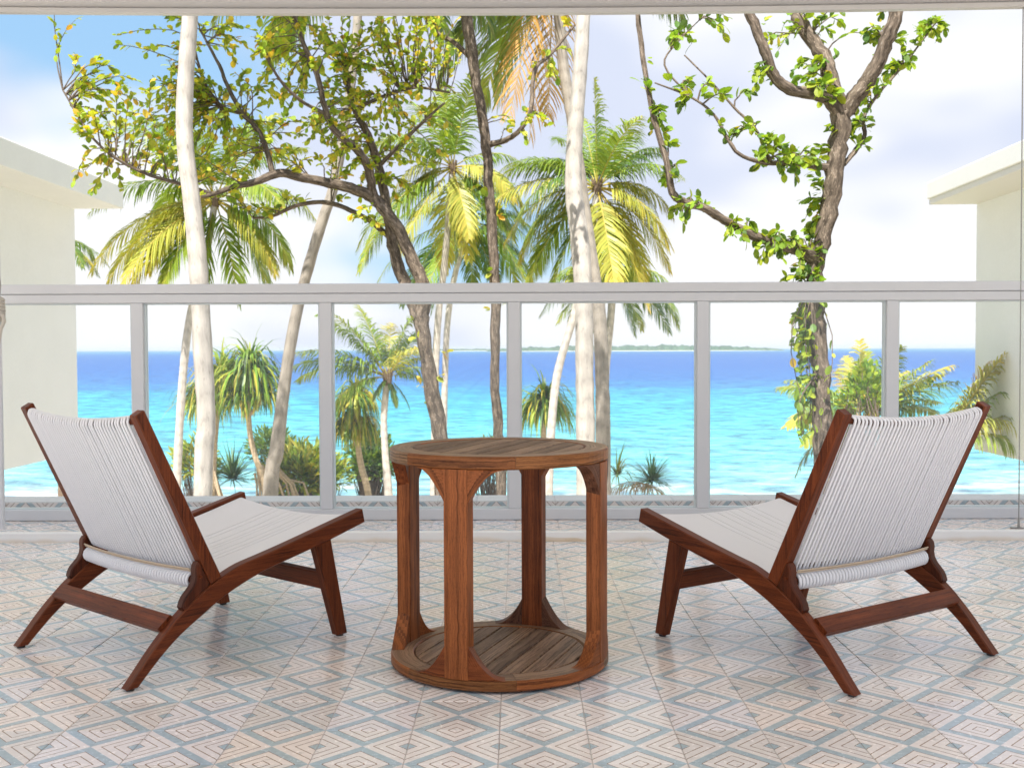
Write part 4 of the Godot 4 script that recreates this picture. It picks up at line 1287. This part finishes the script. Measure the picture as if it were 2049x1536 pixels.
func make_tree(called: String, label: String, trunk_keys: Array, tuft_key: String, material: Material, palette: Array, size: Vector2, per_twig: int, singles: int, sprouts: Array) -> void:
	var k0: Array = TRUNKS[trunk_keys[0]]
	var at := Vector3(k0[0], k0[1], k0[2])
	var t := thing(called, label, "tree", at)
	var skel := PackedVector3Array()
	var branches := []
	for i in trunk_keys.size():
		var c := curve(TRUNKS[trunk_keys[i]], 5)
		var p: PackedVector3Array = c[0]
		var r: PackedFloat32Array = c[1]
		var w := noise(200 + i + int(absf(at.x) * 10.0), 1.6, 3)
		for j in p.size():
			r[j] *= 1.0 + .16 * w.get_noise_1d(j * .8)
			p[j] += Vector3(w.get_noise_2d(j * .5, 3.0), 0, w.get_noise_2d(j * .5, 9.0)) * r[j] * .35
		branches.append(p)
		var s := Shape.new()
		s.tube(shifted(p, at), r, 14 if i == 0 else 10, 1.0, .45)
		build("trunk" if i == 0 else "branch", s, material, t)
		for j in range(0 if i > 0 else p.size() / 2, p.size()):
			skel.append(p[j])
	var places := []
	var colors := []
	var twigs := Shape.new()
	for b in TUFTS[tuft_key]:
		for k in int(b[6]):
			var c := Vector3(b[0], b[1], b[2])
			var q := ball()
			var end := c + Vector3(q.x * b[3], q.y * b[4], q.z * b[5])
			var from := nearest(skel, c.lerp(end, .4))
			if from.distance_to(end) > 1.0:
				from = c.lerp(from, .35) + ball() * .05
			var p := twig_path(from, end)
			twigs.tube(shifted(p, at), PackedFloat32Array([.0065, .0055, .0045, .0038, .003, .002]), 4, 1, 1, Color.WHITE, false)
			var m := per_twig + rng.randi_range(-2, 3)
			for i in m:
				var f := lerpf(.3, 1.0, pow(float(i) / maxf(1, m - 1), .8))
				var seg := mini(int(f * 5.0), 4)
				var pos := p[seg].lerp(p[seg + 1], f * 5.0 - seg)
				var dir := (p[seg + 1] - p[seg]).normalized() + ball() * .9
				places.append(leaf_place(pos - at, dir, rng.randf_range(size.x, size.y)))
				colors.append(pick(palette))
	# leaves that sprout from the bark
	for sp in sprouts:
		var p: PackedVector3Array = branches[sp[0]]
		for i in int(sp[3]):
			var f := rng.randf_range(sp[1], sp[2]) * (p.size() - 1)
			var j := mini(int(f), p.size() - 2)
			var pos := p[j].lerp(p[j + 1], f - j)
			var out := ball()
			out.y = absf(out.y) * .6
			out = out.normalized() + Vector3(sp[4], 0, .15)
			var off: float = sp[5] * rng.randf_range(.8, 1.7)
			for m in rng.randi_range(3, 6):
				places.append(leaf_place(pos - at + out.normalized() * off + ball() * .03, out + ball() * .8, rng.randf_range(size.x, size.y) * 1.05))
				colors.append(pick(palette))
	build("twigs", twigs, mats.twig, t).set_meta("kind", "stuff")
	var lm := leaf_shape()
	var tinted: Array[ArrayMesh] = []
	var tints := []
	for k in 12:
		var c := pick(palette)
		tints.append(c)
		var arr := lm.surface_get_arrays(0)
		var cc := PackedColorArray()
		cc.resize(arr[Mesh.ARRAY_VERTEX].size())
		cc.fill(c)
		arr[Mesh.ARRAY_COLOR] = cc
		var am := ArrayMesh.new()
		am.add_surface_from_arrays(Mesh.PRIMITIVE_TRIANGLES, arr)
		tinted.append(am)
	# the largest leaves are parts, the others one mass
	var order := range(places.size())
	order.sort_custom(func(a: int, b: int) -> bool: return places[a].basis.x.length_squared() + places[a].origin.z * .0005 > places[b].basis.x.length_squared() + places[b].origin.z * .0005)
	var rest := []
	var rest_c := []
	for i in order.size():
		if i < singles:
			var o := put("leaf", tinted[i % 12], mats.leaf, t)
			o.transform = places[order[i]]
		else:
			rest.append(places[order[i]])
			rest_c.append(colors[order[i]])
	many("foliage", lm, mats.leaf, t, rest, rest_c)


func make_frond(length: float, dir: Vector3, droop: float, pal: Array, pairs: int, leaf: float, ragged := 0.0) -> Shape:
	var s := Shape.new()
	var m := 16
	var p := PackedVector3Array()
	var r := PackedFloat32Array()
	var d := dir.normalized()
	var pos := Vector3.ZERO
	for i in m + 1:
		p.append(pos)
		r.append(lerpf(.02, .0025, pow(float(i) / m, .7)) * clampf(length / 2.2, .35, 1.1))
		pos += d * length / m
		d = (d + Vector3.DOWN * droop * (1.2 + 1.8 * i / m) / m).normalized()
	var mid: Color = pal[1]
	s.tube(p, r, 5, 1, 1, mid, false)
	var twist := rng.randf_range(-.35, .35)
	for i in pairs:
		var f := lerpf(.14, .995, (i + .5) / pairs)
		var j := mini(int(f * m), m - 1)
		var at := p[j].lerp(p[j + 1], f * m - j)
		var tan := (p[j + 1] - p[j]).normalized()
		var side := tan.cross(Vector3.UP)
		if side.length() < .2:
			side = tan.cross(Vector3.RIGHT)
		side = side.normalized().rotated(tan, twist)
		var upv := side.cross(tan).normalized()
		var prof := (.42 + .58 * sin(PI * pow(clampf((f - .05) / .95, 0, 1), .75))) * lerpf(1.0, .55, maxf(0, f - .75) * 4.0)
		for sd in [-1.0, 1.0]:
			if rng.randf() < ragged:
				continue
			var ll := leaf * prof * rng.randf_range(.82, 1.08)
			var sweep := lerpf(.45, 1.15, f) + rng.randf_range(-.1, .1)
			var ld: Vector3 = (side * sd + tan * sweep + upv * rng.randf_range(.12, .42)).normalized()
			var w := (.005 + leaf * .0175) * rng.randf_range(.6, 1.35) * (.55 if ragged > .2 else 1.0)
			var c: Color = tone(pal[0].lerp(pal[2], smoothstep(.55, 1.0, f) * .8 if rng.randf() < .7 else 0.0), .26)
			var a := at
			var wd := tan.cross(ld).normalized().cross(ld).normalized()
			var hang := droop * .6 + rng.randf_range(.1, .8)
			var q := ld
			var pts := [a]
			for k in 3:
				q = (q + Vector3.DOWN * hang * (.3 + .35 * k)).normalized()
				a += q * ll / 3.0
				pts.append(a)
			var ws := [w * .6, w, w * .8, 0.0]
			for k in 2:
				s.quad(pts[k] - wd * ws[k], pts[k] + wd * ws[k], pts[k + 1] + wd * ws[k + 1], pts[k + 1] - wd * ws[k + 1], c)
			s.tri(pts[2] - wd * ws[2], pts[2] + wd * ws[2], pts[3], c)
	return s


const PALS := {
	"g": [Color(.22, .32, .045), Color(.52, .46, .09), Color(.40, .40, .07)],
	"d": [Color(.13, .22, .055), Color(.42, .38, .09), Color(.26, .31, .07)],
	"y": [Color(.43, .43, .085), Color(.64, .50, .11), Color(.58, .46, .09)],
	"o": [Color(.56, .34, .12), Color(.56, .37, .14), Color(.50, .31, .12)],
	"b": [Color(.33, .25, .15), Color(.40, .30, .18), Color(.30, .22, .13)],
}


func fronds_on(t: Node3D, c: Vector3, unit: float, list: Array, pairs: int) -> void:
	# each: [turn in degrees from +x upwards, length in units, droop, palette letter]
	var extra := []
	for f in list:
		extra.append(f)
		if rng.randf() < .7 and f[3] != "o":
			extra.append([f[0] + rng.randf_range(-13, 13), f[1] * rng.randf_range(.8, 1.05), f[2] * rng.randf_range(.8, 1.3), f[3] if rng.randf() < .5 else ["g", "y", "d"][rng.randi() % 3]])
	for f in extra:
		var a := deg_to_rad(f[0])
		var back := rng.randf_range(-.7, .7)
		var dir := Vector3(cos(a) * cos(back), sin(a) * cos(back) + .06, sin(back))
		var length: float = f[1] * unit
		var s := make_frond(length * 1.14, dir, f[2], PALS[f[3]], int(pairs * 1.9), clampf(length * .37, .14, .82), .35 if f[3] == "o" else .10)
		var o := build("frond", s, mats.frond, t, c)
		if f[3] == "o":
			o.set_meta("label", "dry orange frond")


func make_palm(key: String, label: String, unit: float, list: Array, pairs: int, brown := false, boot := true) -> void:
	var k: Array = TRUNKS["palm_" + key]
	var at := Vector3(k[0], k[1], k[2])
	var t := thing("palm_tree", label, "palm tree", at)
	var c := curve(k, 6)
	var p: PackedVector3Array = c[0]
	var r: PackedFloat32Array = c[1]
	var w := noise(int(at.x * 31.0) + 400, 1.0, 3)
	for j in p.size():
		r[j] *= 1.0 + .09 * w.get_noise_1d(j * 1.7)
	r[0] *= 1.35
	var s := Shape.new()
	s.tube(shifted(p, at), r, 16, 1.0, .16)
	build("trunk", s, mats.palm_bark_shaded if brown else mats.palm_bark, t)  # the darker copy carries painted canopy shade
	var top := p[p.size() - 1] - at
	if boot:
		s = Shape.new()
		var rr := r[r.size() - 1]
		for e in 9:
			var a := TAU * e / 9.0
			var o := Vector3(cos(a), 0, sin(a))
			s.tube(PackedVector3Array([top + Vector3(0, -rr * 2.2, 0) + o * rr * .7, top + o * rr * .95 + Vector3(0, rr * .2, 0), top + o * rr * 1.5 + Vector3(0, rr * 2.4, 0)]), PackedFloat32Array([rr * .45, rr * .5, rr * .18]), 6)
		build("crown_base", s, mats.palm_bark_brown, t)
	fronds_on(t, top, unit, list, pairs)


func strap_rosette(c: Vector3, radius: float, count: int, pal: Array, hang: float, wide: float) -> Shape:
	var s := Shape.new()
	for i in count:
		var az := rng.randf() * TAU
		var el := asin(clampf(rng.randf_range(-.1, 1.0), -1, 1))
		var d := Vector3(cos(az) * cos(el), sin(el), sin(az) * cos(el))
		var ll := radius * rng.randf_range(.8, 1.75)
		var pos := c + d * radius * .06
		var col := pick(pal)
		var limp := hang * rng.randf_range(.45, 1.5)
		var sidev := d.cross(Vector3.UP + ball() * .2).normalized()
		var m := 6
		var prev := pos
		for k in m:
			var f := float(k) / m
			pos = prev + d * ll / m
			var w0 := wide * (1.0 - pow(f, 1.6)) * .5
			var w1 := wide * (1.0 - pow((k + 1.0) / m, 1.6)) * .5
			if k < m - 1:
				s.quad(prev - sidev * w0, prev + sidev * w0, pos + sidev * w1, pos - sidev * w1, col)
			else:
				s.tri(prev - sidev * w0, prev + sidev * w0, pos, col)
			prev = pos
			d = (d + Vector3.DOWN * limp * (.3 + 1.2 * f) * rng.randf_range(.7, 1.3)).normalized()
	return s


const PANDAN := [[Color(.18, .32, .04), 5.0], [Color(.34, .40, .05), 3.0], [Color(.44, .40, .06), 1.6], [Color(.07, .14, .04), 2.5]]
const PANDAN_Y := [[Color(.19, .29, .035), 3.0], [Color(.38, .39, .05), 4.0], [Color(.44, .37, .07), 2.0], [Color(.07, .14, .03), 2.0]]
const SPIKY := [[Color(.08, .17, .065), 4.0], [Color(.15, .24, .08), 2.0]]


func v3(key: String) -> Vector3:
	var a: Array = PLANTS[key]
	return Vector3(a[0], a[1], a[2])


func make_pandanus(label: String, stems: Array, heads: Array, pal: Array, roots := 0) -> void:
	var at := Vector3.ZERO
	if stems.is_empty():
		at = v3(heads[0][0])
		at.y = -4.0
	else:
		var k: Array = PLANTS[stems[0]]
		at = Vector3(k[0], k[1], k[2])
	var t := thing("screw_pine", label, "screw pine", at)
	for i in stems.size():
		var c := curve(PLANTS[stems[i]], 4)
		var s := Shape.new()
		s.tube(shifted(c[0], at), c[1], 10, 1.0, .3)
		build("trunk" if i == 0 else "branch", s, mats.pale_root, t)
	for h in heads:
		var s := strap_rosette(v3(h[0]) - at, h[1], h[2], pal, h[3], h[4])
		build("leaf_head", s, mats.frond, t)
	if roots > 0:
		var s := Shape.new()
		for i in roots:
			var a := rng.randf() * TAU
			var o := Vector3(cos(a), 0, sin(a))
			var hgt := rng.randf_range(1.3, 1.9)
			s.tube(PackedVector3Array([Vector3(0, hgt, 0) + o * .05, Vector3(0, hgt * .55, 0) + o * .3, o * rng.randf_range(.45, .8)]), PackedFloat32Array([.03, .028, .03]), 6, 1, .4)
		build("prop_roots", s, mats.pale_root, t, Vector3(0, .1, 0))


func make_shrub(called: String, label: String, key: String, size: Vector3, count: int, leaf: Vector2, pal: Array, slim := .27) -> void:
	var c := v3(key)
	var at := Vector3(c.x, -4.0, c.z)
	var t := thing(called, label, "shrub", at)
	var places := []
	var colors := []
	var stems := Shape.new()
	var mid := c - at
	for i in count / 14:
		var q := ball()
		q.y = absf(q.y) * 1.2 - .35
		var end := mid + Vector3(q.x * size.x, q.y * size.y, q.z * size.z)
		var p := twig_path(Vector3(rng.randf_range(-.2, .2), 0, rng.randf_range(-.2, .2)), end)
		stems.tube(p, PackedFloat32Array([.022, .018, .014, .011, .008, .005]), 5, 1, 1, Color.WHITE, false)
		for k in 14:
			var w := end + ball() * size.x * .36
			places.append(leaf_place(w, w - mid + Vector3(0, .3, 0), rng.randf_range(leaf.x, leaf.y)))
			colors.append(pick(pal))
	build("stems", stems, mats.twig, t).set_meta("kind", "stuff")
	many("foliage", leaf_shape(.16, slim), mats.leaf, t, places, colors)


func make_clump(called: String, label: String, key: String, unit: float, list: Array, pairs: int) -> void:
	var c := v3(key)
	var t := thing(called, label, "palm tree", Vector3(c.x, -4.0, c.z))
	var s := Shape.new()
	s.tube(PackedVector3Array([Vector3.ZERO, Vector3(.06, (c.y + 4.0) * .5, .05), Vector3(0, c.y + 4.0, 0)]), PackedFloat32Array([.09, .07, .05]), 12, 1.0, .16)
	build("trunk", s, mats.palm_bark_brown, t)
	fronds_on(t, Vector3(0, c.y + 4.0, 0), unit, list, pairs)


# ---------------------------------------------------------------- the scene
func _ready() -> void:
	rng.seed = 20240611
	var cam := Camera3D.new()
	cam.name = "camera"
	var lens := CameraAttributesPhysical.new()
	lens.frustum_focal_length = 33.42
	lens.frustum_focus_distance = 3.0
	lens.frustum_near = .05
	lens.frustum_far = 12000.0
	lens.exposure_aperture = 9.0
	cam.attributes = lens
	add_child(cam)
	cam.fov = 39.5
	cam.near = .05
	cam.far = 12000.0
	cam.position = Vector3(0, .872, 0)
	cam.basis = Basis(Vector3.UP, deg_to_rad(.35)) * Basis(Vector3.RIGHT, deg_to_rad(-1.87)) * Basis(Vector3.BACK, deg_to_rad(-.2))
	cam.current = true
	var env := Environment.new()
	env.background_mode = Environment.BG_SKY
	env.sky = make_sky()
	env.tonemap_mode = Environment.TONE_MAPPER_LINEAR
	env.tonemap_exposure = 2.05
	env.fog_enabled = true
	env.fog_density = .00012
	env.fog_light_color = Color(.86, .92, .97)
	env.sdfgi_enabled = true
	env.ssao_enabled = true
	env.ssil_enabled = true
	var we := WorldEnvironment.new()
	we.name = "environment"
	we.environment = env
	add_child(we)
	var sun := DirectionalLight3D.new()
	sun.name = "sun"
	sun.light_energy = 1.5
	sun.light_color = Color(1, .975, .935)
	sun.light_angular_distance = .5
	sun.shadow_enabled = true
	add_child(sun)
	sun.rotation_degrees = Vector3(-58, -16, 0)

	make_materials()
	make_terrace()
	make_shore()
	make_villa("plain pale villa on the left whose eaves come from the upper left edge", Vector3(-5.80, -.47, -14), 0.0, -1.0, false)
	make_villa("pale villa on the right with a stepped white fascia and palm shadow on its wall", Vector3(5.97, -.46, -14), deg_to_rad(-1.95), 1.0, true)
	make_canopy()
	make_railing()

	# furniture
	var chair := make_chair("lounge chair left of the table, turned to the right, white cord on dark wood")
	chair.position = Vector3(-1.0114, 0, -3.1725)
	chair.rotation.y = deg_to_rad(-40.6)
	var other := chair.duplicate() as Node3D
	other.name = numbered("lounge_chair")
	add_child(other)
	other.position = Vector3(.889, 0, -3.118)
	other.rotation.y = deg_to_rad(35.2)
	other.set_meta("label", "lounge chair right of the table, turned to the left, white cord on dark wood")
	make_table()

	# trees near the terrace
	var autumn := [[Color(.36, .48, .06), 5.0], [Color(.55, .57, .08), 4.5], [Color(.23, .34, .06), 2.0], [Color(.72, .55, .09), 1.2], [Color(.70, .40, .09), .4]]
	var fresh := [[Color(.25, .39, .05), 5.0], [Color(.40, .50, .055), 3.5], [Color(.13, .23, .06), 3.0], [Color(.58, .44, .07), .3]]
	make_tree("leafy_tree", "spreading tree with a forked grey trunk and orange tinged leaves, left of centre", ["spread", "spread_r", "spread_l", "spread_b1", "spread_b2", "spread_b3", "spread_b4", "spread_b5", "spread_b6", "spread_b7", "spread_b8"], "spread", mats.bark, autumn, Vector2(.042, .088), 13, 300, [[0, .45, .98, 7, -.2, .10], [3, .1, 1.0, 9, 0, .05], [2, .3, 1.0, 12, 0, .06], [1, .5, 1.0, 10, 0, .05], [4, .3, 1.0, 5, 0, .04], [7, .1, 1.0, 14, 0, .03]])
	make_tree("slender_tree", "slender dark trunk with climbing leaves, straight up behind the table", ["dark", "dark_b1", "dark_b2", "dark_b3"], "dark", mats.bark, autumn, Vector2(.05, .085), 9, 60, [[0, .33, .62, 12, .3, .07], [1, .2, 1.0, 6, 0, .04]])
	make_tree("leafy_tree", "tall branching tree with fresh green leaf tufts, behind the right chair", ["right", "right_l", "right_m", "right_r", "right_low", "right_t1", "right_t2", "right_t3", "right_t4"], "right", mats.bark, fresh, Vector2(.04, .088), 9, 300, [[0, .48, .93, 16, -1.6, .075], [0, .22, .5, 14, -1.5, .075], [4, .03, .95, 24, 0, .03], [5, .2, 1.0, 12, 0, .03], [1, .1, .8, 8, 0, .05], [2, .1, .9, 8, 0, .06], [3, .05, .6, 6, .2, .06], [7, .1, 1.0, 12, 0, .03]])

	# palms: lengths are in picture units turned to metres by the palm's own distance
	make_palm("a", "tall palm with a thick pale trunk, rising left behind the left chair", .0052, [[10, 330, .9, "g"], [40, 330, .8, "g"], [75, 320, .6, "g"], [110, 320, .6, "g"], [140, 330, .8, "g"], [175, 330, 1.0, "g"], [-20, 280, .8, "d"], [200, 280, .8, "d"]], 30)
	make_palm("b", "palm with a drooping crown and slim trunk, half hidden by the thick pale trunk", .0103, [[172, 255, 1.0, "y"], [186, 265, .7, "y"], [200, 250, .7, "y"], [216, 225, .6, "y"], [236, 190, .5, "g"], [262, 170, .4, "g"], [288, 190, .5, "g"], [308, 195, .6, "g"], [330, 190, .7, "y"], [352, 200, 1.1, "g"], [152, 235, .9, "g"], [122, 230, .6, "g"], [95, 200, .5, "g"], [62, 210, .6, "g"], [30, 200, .9, "g"]], 34)
	make_palm("c", "palm whose pale trunk leans to the right across the spreading tree", .0056, [[184, 330, .9, "g"], [200, 300, .7, "g"], [160, 330, 1.0, "d"], [120, 330, .7, "g"], [80, 320, .6, "g"], [45, 320, .8, "g"], [10, 320, 1.0, "d"], [-30, 250, .7, "d"]], 32, true)
	make_palm("e", "palm with shade coloured into its grey trunk and hanging orange fronds, beside the white trunk", .007, [[198, 330, .8, "d"], [214, 330, .7, "g"], [232, 330, .5, "g"], [246, 300, .35, "g"], [254, 330, .25, "o"], [262, 350, .2, "o"], [268, 300, .2, "o"], [170, 300, .9, "g"], [120, 300, .6, "g"], [80, 300, .6, "g"], [40, 300, .8, "g"], [5, 300, .9, "d"]], 36, true)
	make_palm("f", "tall palm with a straight white trunk, rising right behind the table", .0052, [[-8, 340, .9, "g"], [20, 330, .9, "g"], [60, 320, .6, "g"], [95, 320, .6, "g"], [130, 320, .7, "g"], [165, 320, .9, "d"]], 30)
	make_palm("g", "palm with a yellow green crown and thin white trunk, left of the slender dark trunk", .0122, [[96, 175, .4, "g"], [78, 165, .4, "g"], [114, 165, .4, "g"], [138, 160, .7, "g"], [163, 150, 1.3, "y"], [185, 130, 1.2, "y"], [32, 150, .8, "g"], [8, 160, 1.0, "y"], [345, 160, .7, "g"], [262, 200, .2, "y"], [282, 175, .3, "y"], [236, 225, .4, "y"], [214, 260, .6, "g"], [200, 230, .7, "g"], [312, 185, .5, "g"], [328, 150, .6, "d"]], 34)
	make_palm("l", "darker palm behind the slender dark trunk, with a thin trunk", .0145, [[5, 140, .8, "g"], [340, 150, .8, "d"], [318, 150, .5, "g"], [296, 140, .3, "d"], [270, 130, .3, "d"], [232, 190, .5, "g"], [208, 230, .6, "d"], [190, 220, .8, "g"], [150, 140, .7, "d"], [60, 120, .6, "g"], [28, 120, .8, "d"], [100, 120, .5, "d"]], 30)
	make_palm("h", "palm with a full yellow and green crown behind the straight white trunk", .0113, [[97, 195, .35, "g"], [82, 205, .35, "d"], [66, 200, .4, "g"], [110, 180, .5, "g"], [146, 180, .7, "g"], [165, 205, .8, "d"], [180, 205, .9, "y"], [200, 195, .8, "y"], [220, 215, .6, "g"], [240, 200, .4, "g"], [262, 190, .3, "y"], [278, 215, .3, "y"], [294, 225, .4, "g"], [310, 205, .5, "y"], [330, 200, .7, "y"], [350, 190, 1.0, "y"], [15, 160, 1.0, "y"], [36, 170, .8, "g"], [52, 170, .6, "d"]], 36)
	make_palm("j", "small low palm right of the white trunk, its crown cut by the railing", .0131, [[165, 150, .8, "d"], [185, 160, .7, "d"], [205, 150, .5, "g"], [150, 130, .9, "g"], [330, 150, .6, "d"], [350, 160, .8, "d"], [10, 150, 1.0, "g"], [28, 120, 1.0, "d"], [248, 110, .3, "d"], [300, 120, .4, "g"], [90, 100, .6, "d"]], 28)
	make_palm("k", "short palm with a white trunk and open crown, below the rail left of the table", .0122, [[162, 185, .5, "g"], [146, 175, .45, "g"], [128, 165, .35, "g"], [110, 150, .3, "g"], [92, 145, .3, "y"], [72, 135, .4, "g"], [54, 125, .6, "y"], [30, 105, .8, "g"], [178, 130, .9, "g"], [318, 70, .6, "d"], [290, 55, .4, "d"], [228, 50, .5, "d"]], 34)
	make_clump("palm_tree", "low bushy palm with upright fronds beside the trunk behind the right chair", "p7", .0060, [[168, 180, .55, "g"], [155, 185, .6, "y"], [138, 175, .5, "g"], [122, 170, .4, "g"], [104, 175, .25, "g"], [88, 160, .3, "y"], [72, 170, .2, "g"], [58, 195, .2, "g"], [46, 205, .25, "y"], [36, 215, .3, "g"], [24, 215, .35, "g"], [12, 190, .5, "g"], [195, 170, .9, "d"], [212, 190, .9, "b"], [226, 160, .7, "b"], [100, 150, .5, "o"], [345, 130, .7, "g"]], 30)
	make_clump("palm_tree", "small palm with orange tipped fronds in front of the right villa wall", "p8", .0063, [[62, 195, .2, "y"], [50, 190, .5, "g"], [40, 195, .8, "y"], [70, 160, .25, "o"], [30, 170, .9, "g"], [120, 80, .8, "g"], [150, 80, .8, "d"]], 26)
	make_clump("palm_tree", "palm behind the left villa with only its frond tips showing", "p9", .0112, [[-12, 100, .7, "d"], [-32, 95, .4, "d"], [10, 90, 1.2, "d"], [150, 110, .6, "d"], [90, 90, .5, "d"]], 26)

	# shore plants
	make_pandanus("screw pine with a bent pale trunk and mop heads, between the two pale palm trunks", ["t_p1", "t_p1b", "t_p1c"], [["p1a", 0.90, 323, 0.97, .085], ["p1b", 0.62, 171, 0.97, .075], ["p1c", 0.62, 171, 0.97, .075]], PANDAN, 0)
	make_pandanus("screw pine with hanging yellow leaves, mostly behind the thick pale trunk", ["t_p2", "t_p2b", "t_p2c"], [["p2a", 0.95, 247, 0.97, .085], ["p2b", 0.84, 228, 1.26, .08], ["p2c", 0.84, 209, 1.03, .08]], PANDAN_Y, 14)
	make_pandanus("shaggy screw pine with drooping yellow green leaves right of the second railing post", ["t_p3", "t_p3b", "t_p3c"], [["p3a", 0.73, 323, 1.15, .085], ["p3b", 0.67, 247, 1.61, .08], ["p3c", 0.62, 209, 1.38, .08]], PANDAN_Y, 0)
	make_pandanus("round screw pine right of the middle railing post, behind a thin trunk", ["t_p4"], [["p4a", 0.81, 399, 1.03, .085]], PANDAN, 0)
	make_pandanus("low dark spiky screw pine on the sand right of the table", [], [["p5a", 0.62, 171, 0.20, .05]], SPIKY, 0)
	make_pandanus("low dark spiky screw pine on the sand behind the left seat", [], [["p6a", 0.80, 171, 0.12, .05]], SPIKY, 0)
	make_pandanus("thin upright tuft of strap leaves just right of the table", [], [["p10", 0.69, 64, 0.46, .045]], PANDAN_Y, 0)
	var bush := [[Color(.27, .36, .05), 4.0], [Color(.44, .42, .07), 3.0], [Color(.14, .22, .05), 2.0]]
	var dark_bush := [[Color(.10, .19, .05), 4.0], [Color(.17, .28, .06), 3.0], [Color(.28, .36, .08), 1.0]]
	make_shrub("shore_shrub", "yellow green shrub behind the leaning trunk, left of the second railing post", "s1", Vector3(.85, .75, .7), 1800, Vector2(.22, .46), bush, .10)
	make_shrub("shore_shrub", "dark green bush under the shaggy screw pine", "s2", Vector3(.68, .95, .7), 2400, Vector2(.10, .19), dark_bush)
	make_shrub("shore_shrub", "small dark bush between the bent trunk and the leaning trunk", "s3", Vector3(.62, .55, .5), 1000, Vector2(.12, .24), dark_bush, .15)
	make_shrub("shore_shrub", "green shrub seen through the table beside the slender trunk", "s4", Vector3(.55, .62, .5), 1000, Vector2(.18, .38), bush, .11)
	make_shrub("shore_shrub", "pale green shrub at the foot of the thick pale trunk", "s5", Vector3(.55, .8, .5), 800, Vector2(.18, .38), bush, .11)
	make_shrub("shore_shrub", "shrub right beside the second railing post", "s7", Vector3(.5, .55, .5), 800, Vector2(.2, .4), bush, .11)
	make_shrub("shore_shrub", "bright green leafy shrub behind the trunk of the right tree", "s9", Vector3(.32, .45, .3), 380, Vector2(.05, .10), fresh)
	make_dry_fronds()


func make_dry_fronds() -> void:
	# fallen fronds and surface roots on the sand
	var c := v3("p5a") + Vector3(-.35, 0, .8)
	var t := thing("dry_frond", "pale dry palm frond arching over the sand right of the table", "dry frond", Vector3(c.x, -4.0, c.z))
	var s := make_frond(2.3, Vector3(-.75, .55, .1), 1.3, PALS.b, 34, .8, .1)
	build("blade", s, mats.frond, t, Vector3(.5, 1.05, 0))
	s = make_frond(2.0, Vector3(.75, .5, .1), 1.5, PALS.b, 30, .7, .1)
	build("blade", s, mats.frond, t, Vector3(-.6, 1.1, 0))
	var k := v3("s1")
	t = thing("bare_roots", "tangle of pale bare roots at the foot of the leaning trunk", "roots", Vector3(k.x - .25, -4.0, k.z + 1.6))
	s = Shape.new()
	for i in 16:
		var x := rng.randf_range(-.8, .9)
		s.tube(PackedVector3Array([Vector3(x * .4 - .3, 1.65 + rng.randf_range(-.3, .2), rng.randf_range(-.2, .2)), Vector3(x * .75, 1.3, rng.randf_range(-.3, .3)), Vector3(x + .25, .05, rng.randf_range(-.3, .4))]), PackedFloat32Array([.035, .03, .028]), 6, 1, .4)
	build("root", s, mats.pale_root, t)
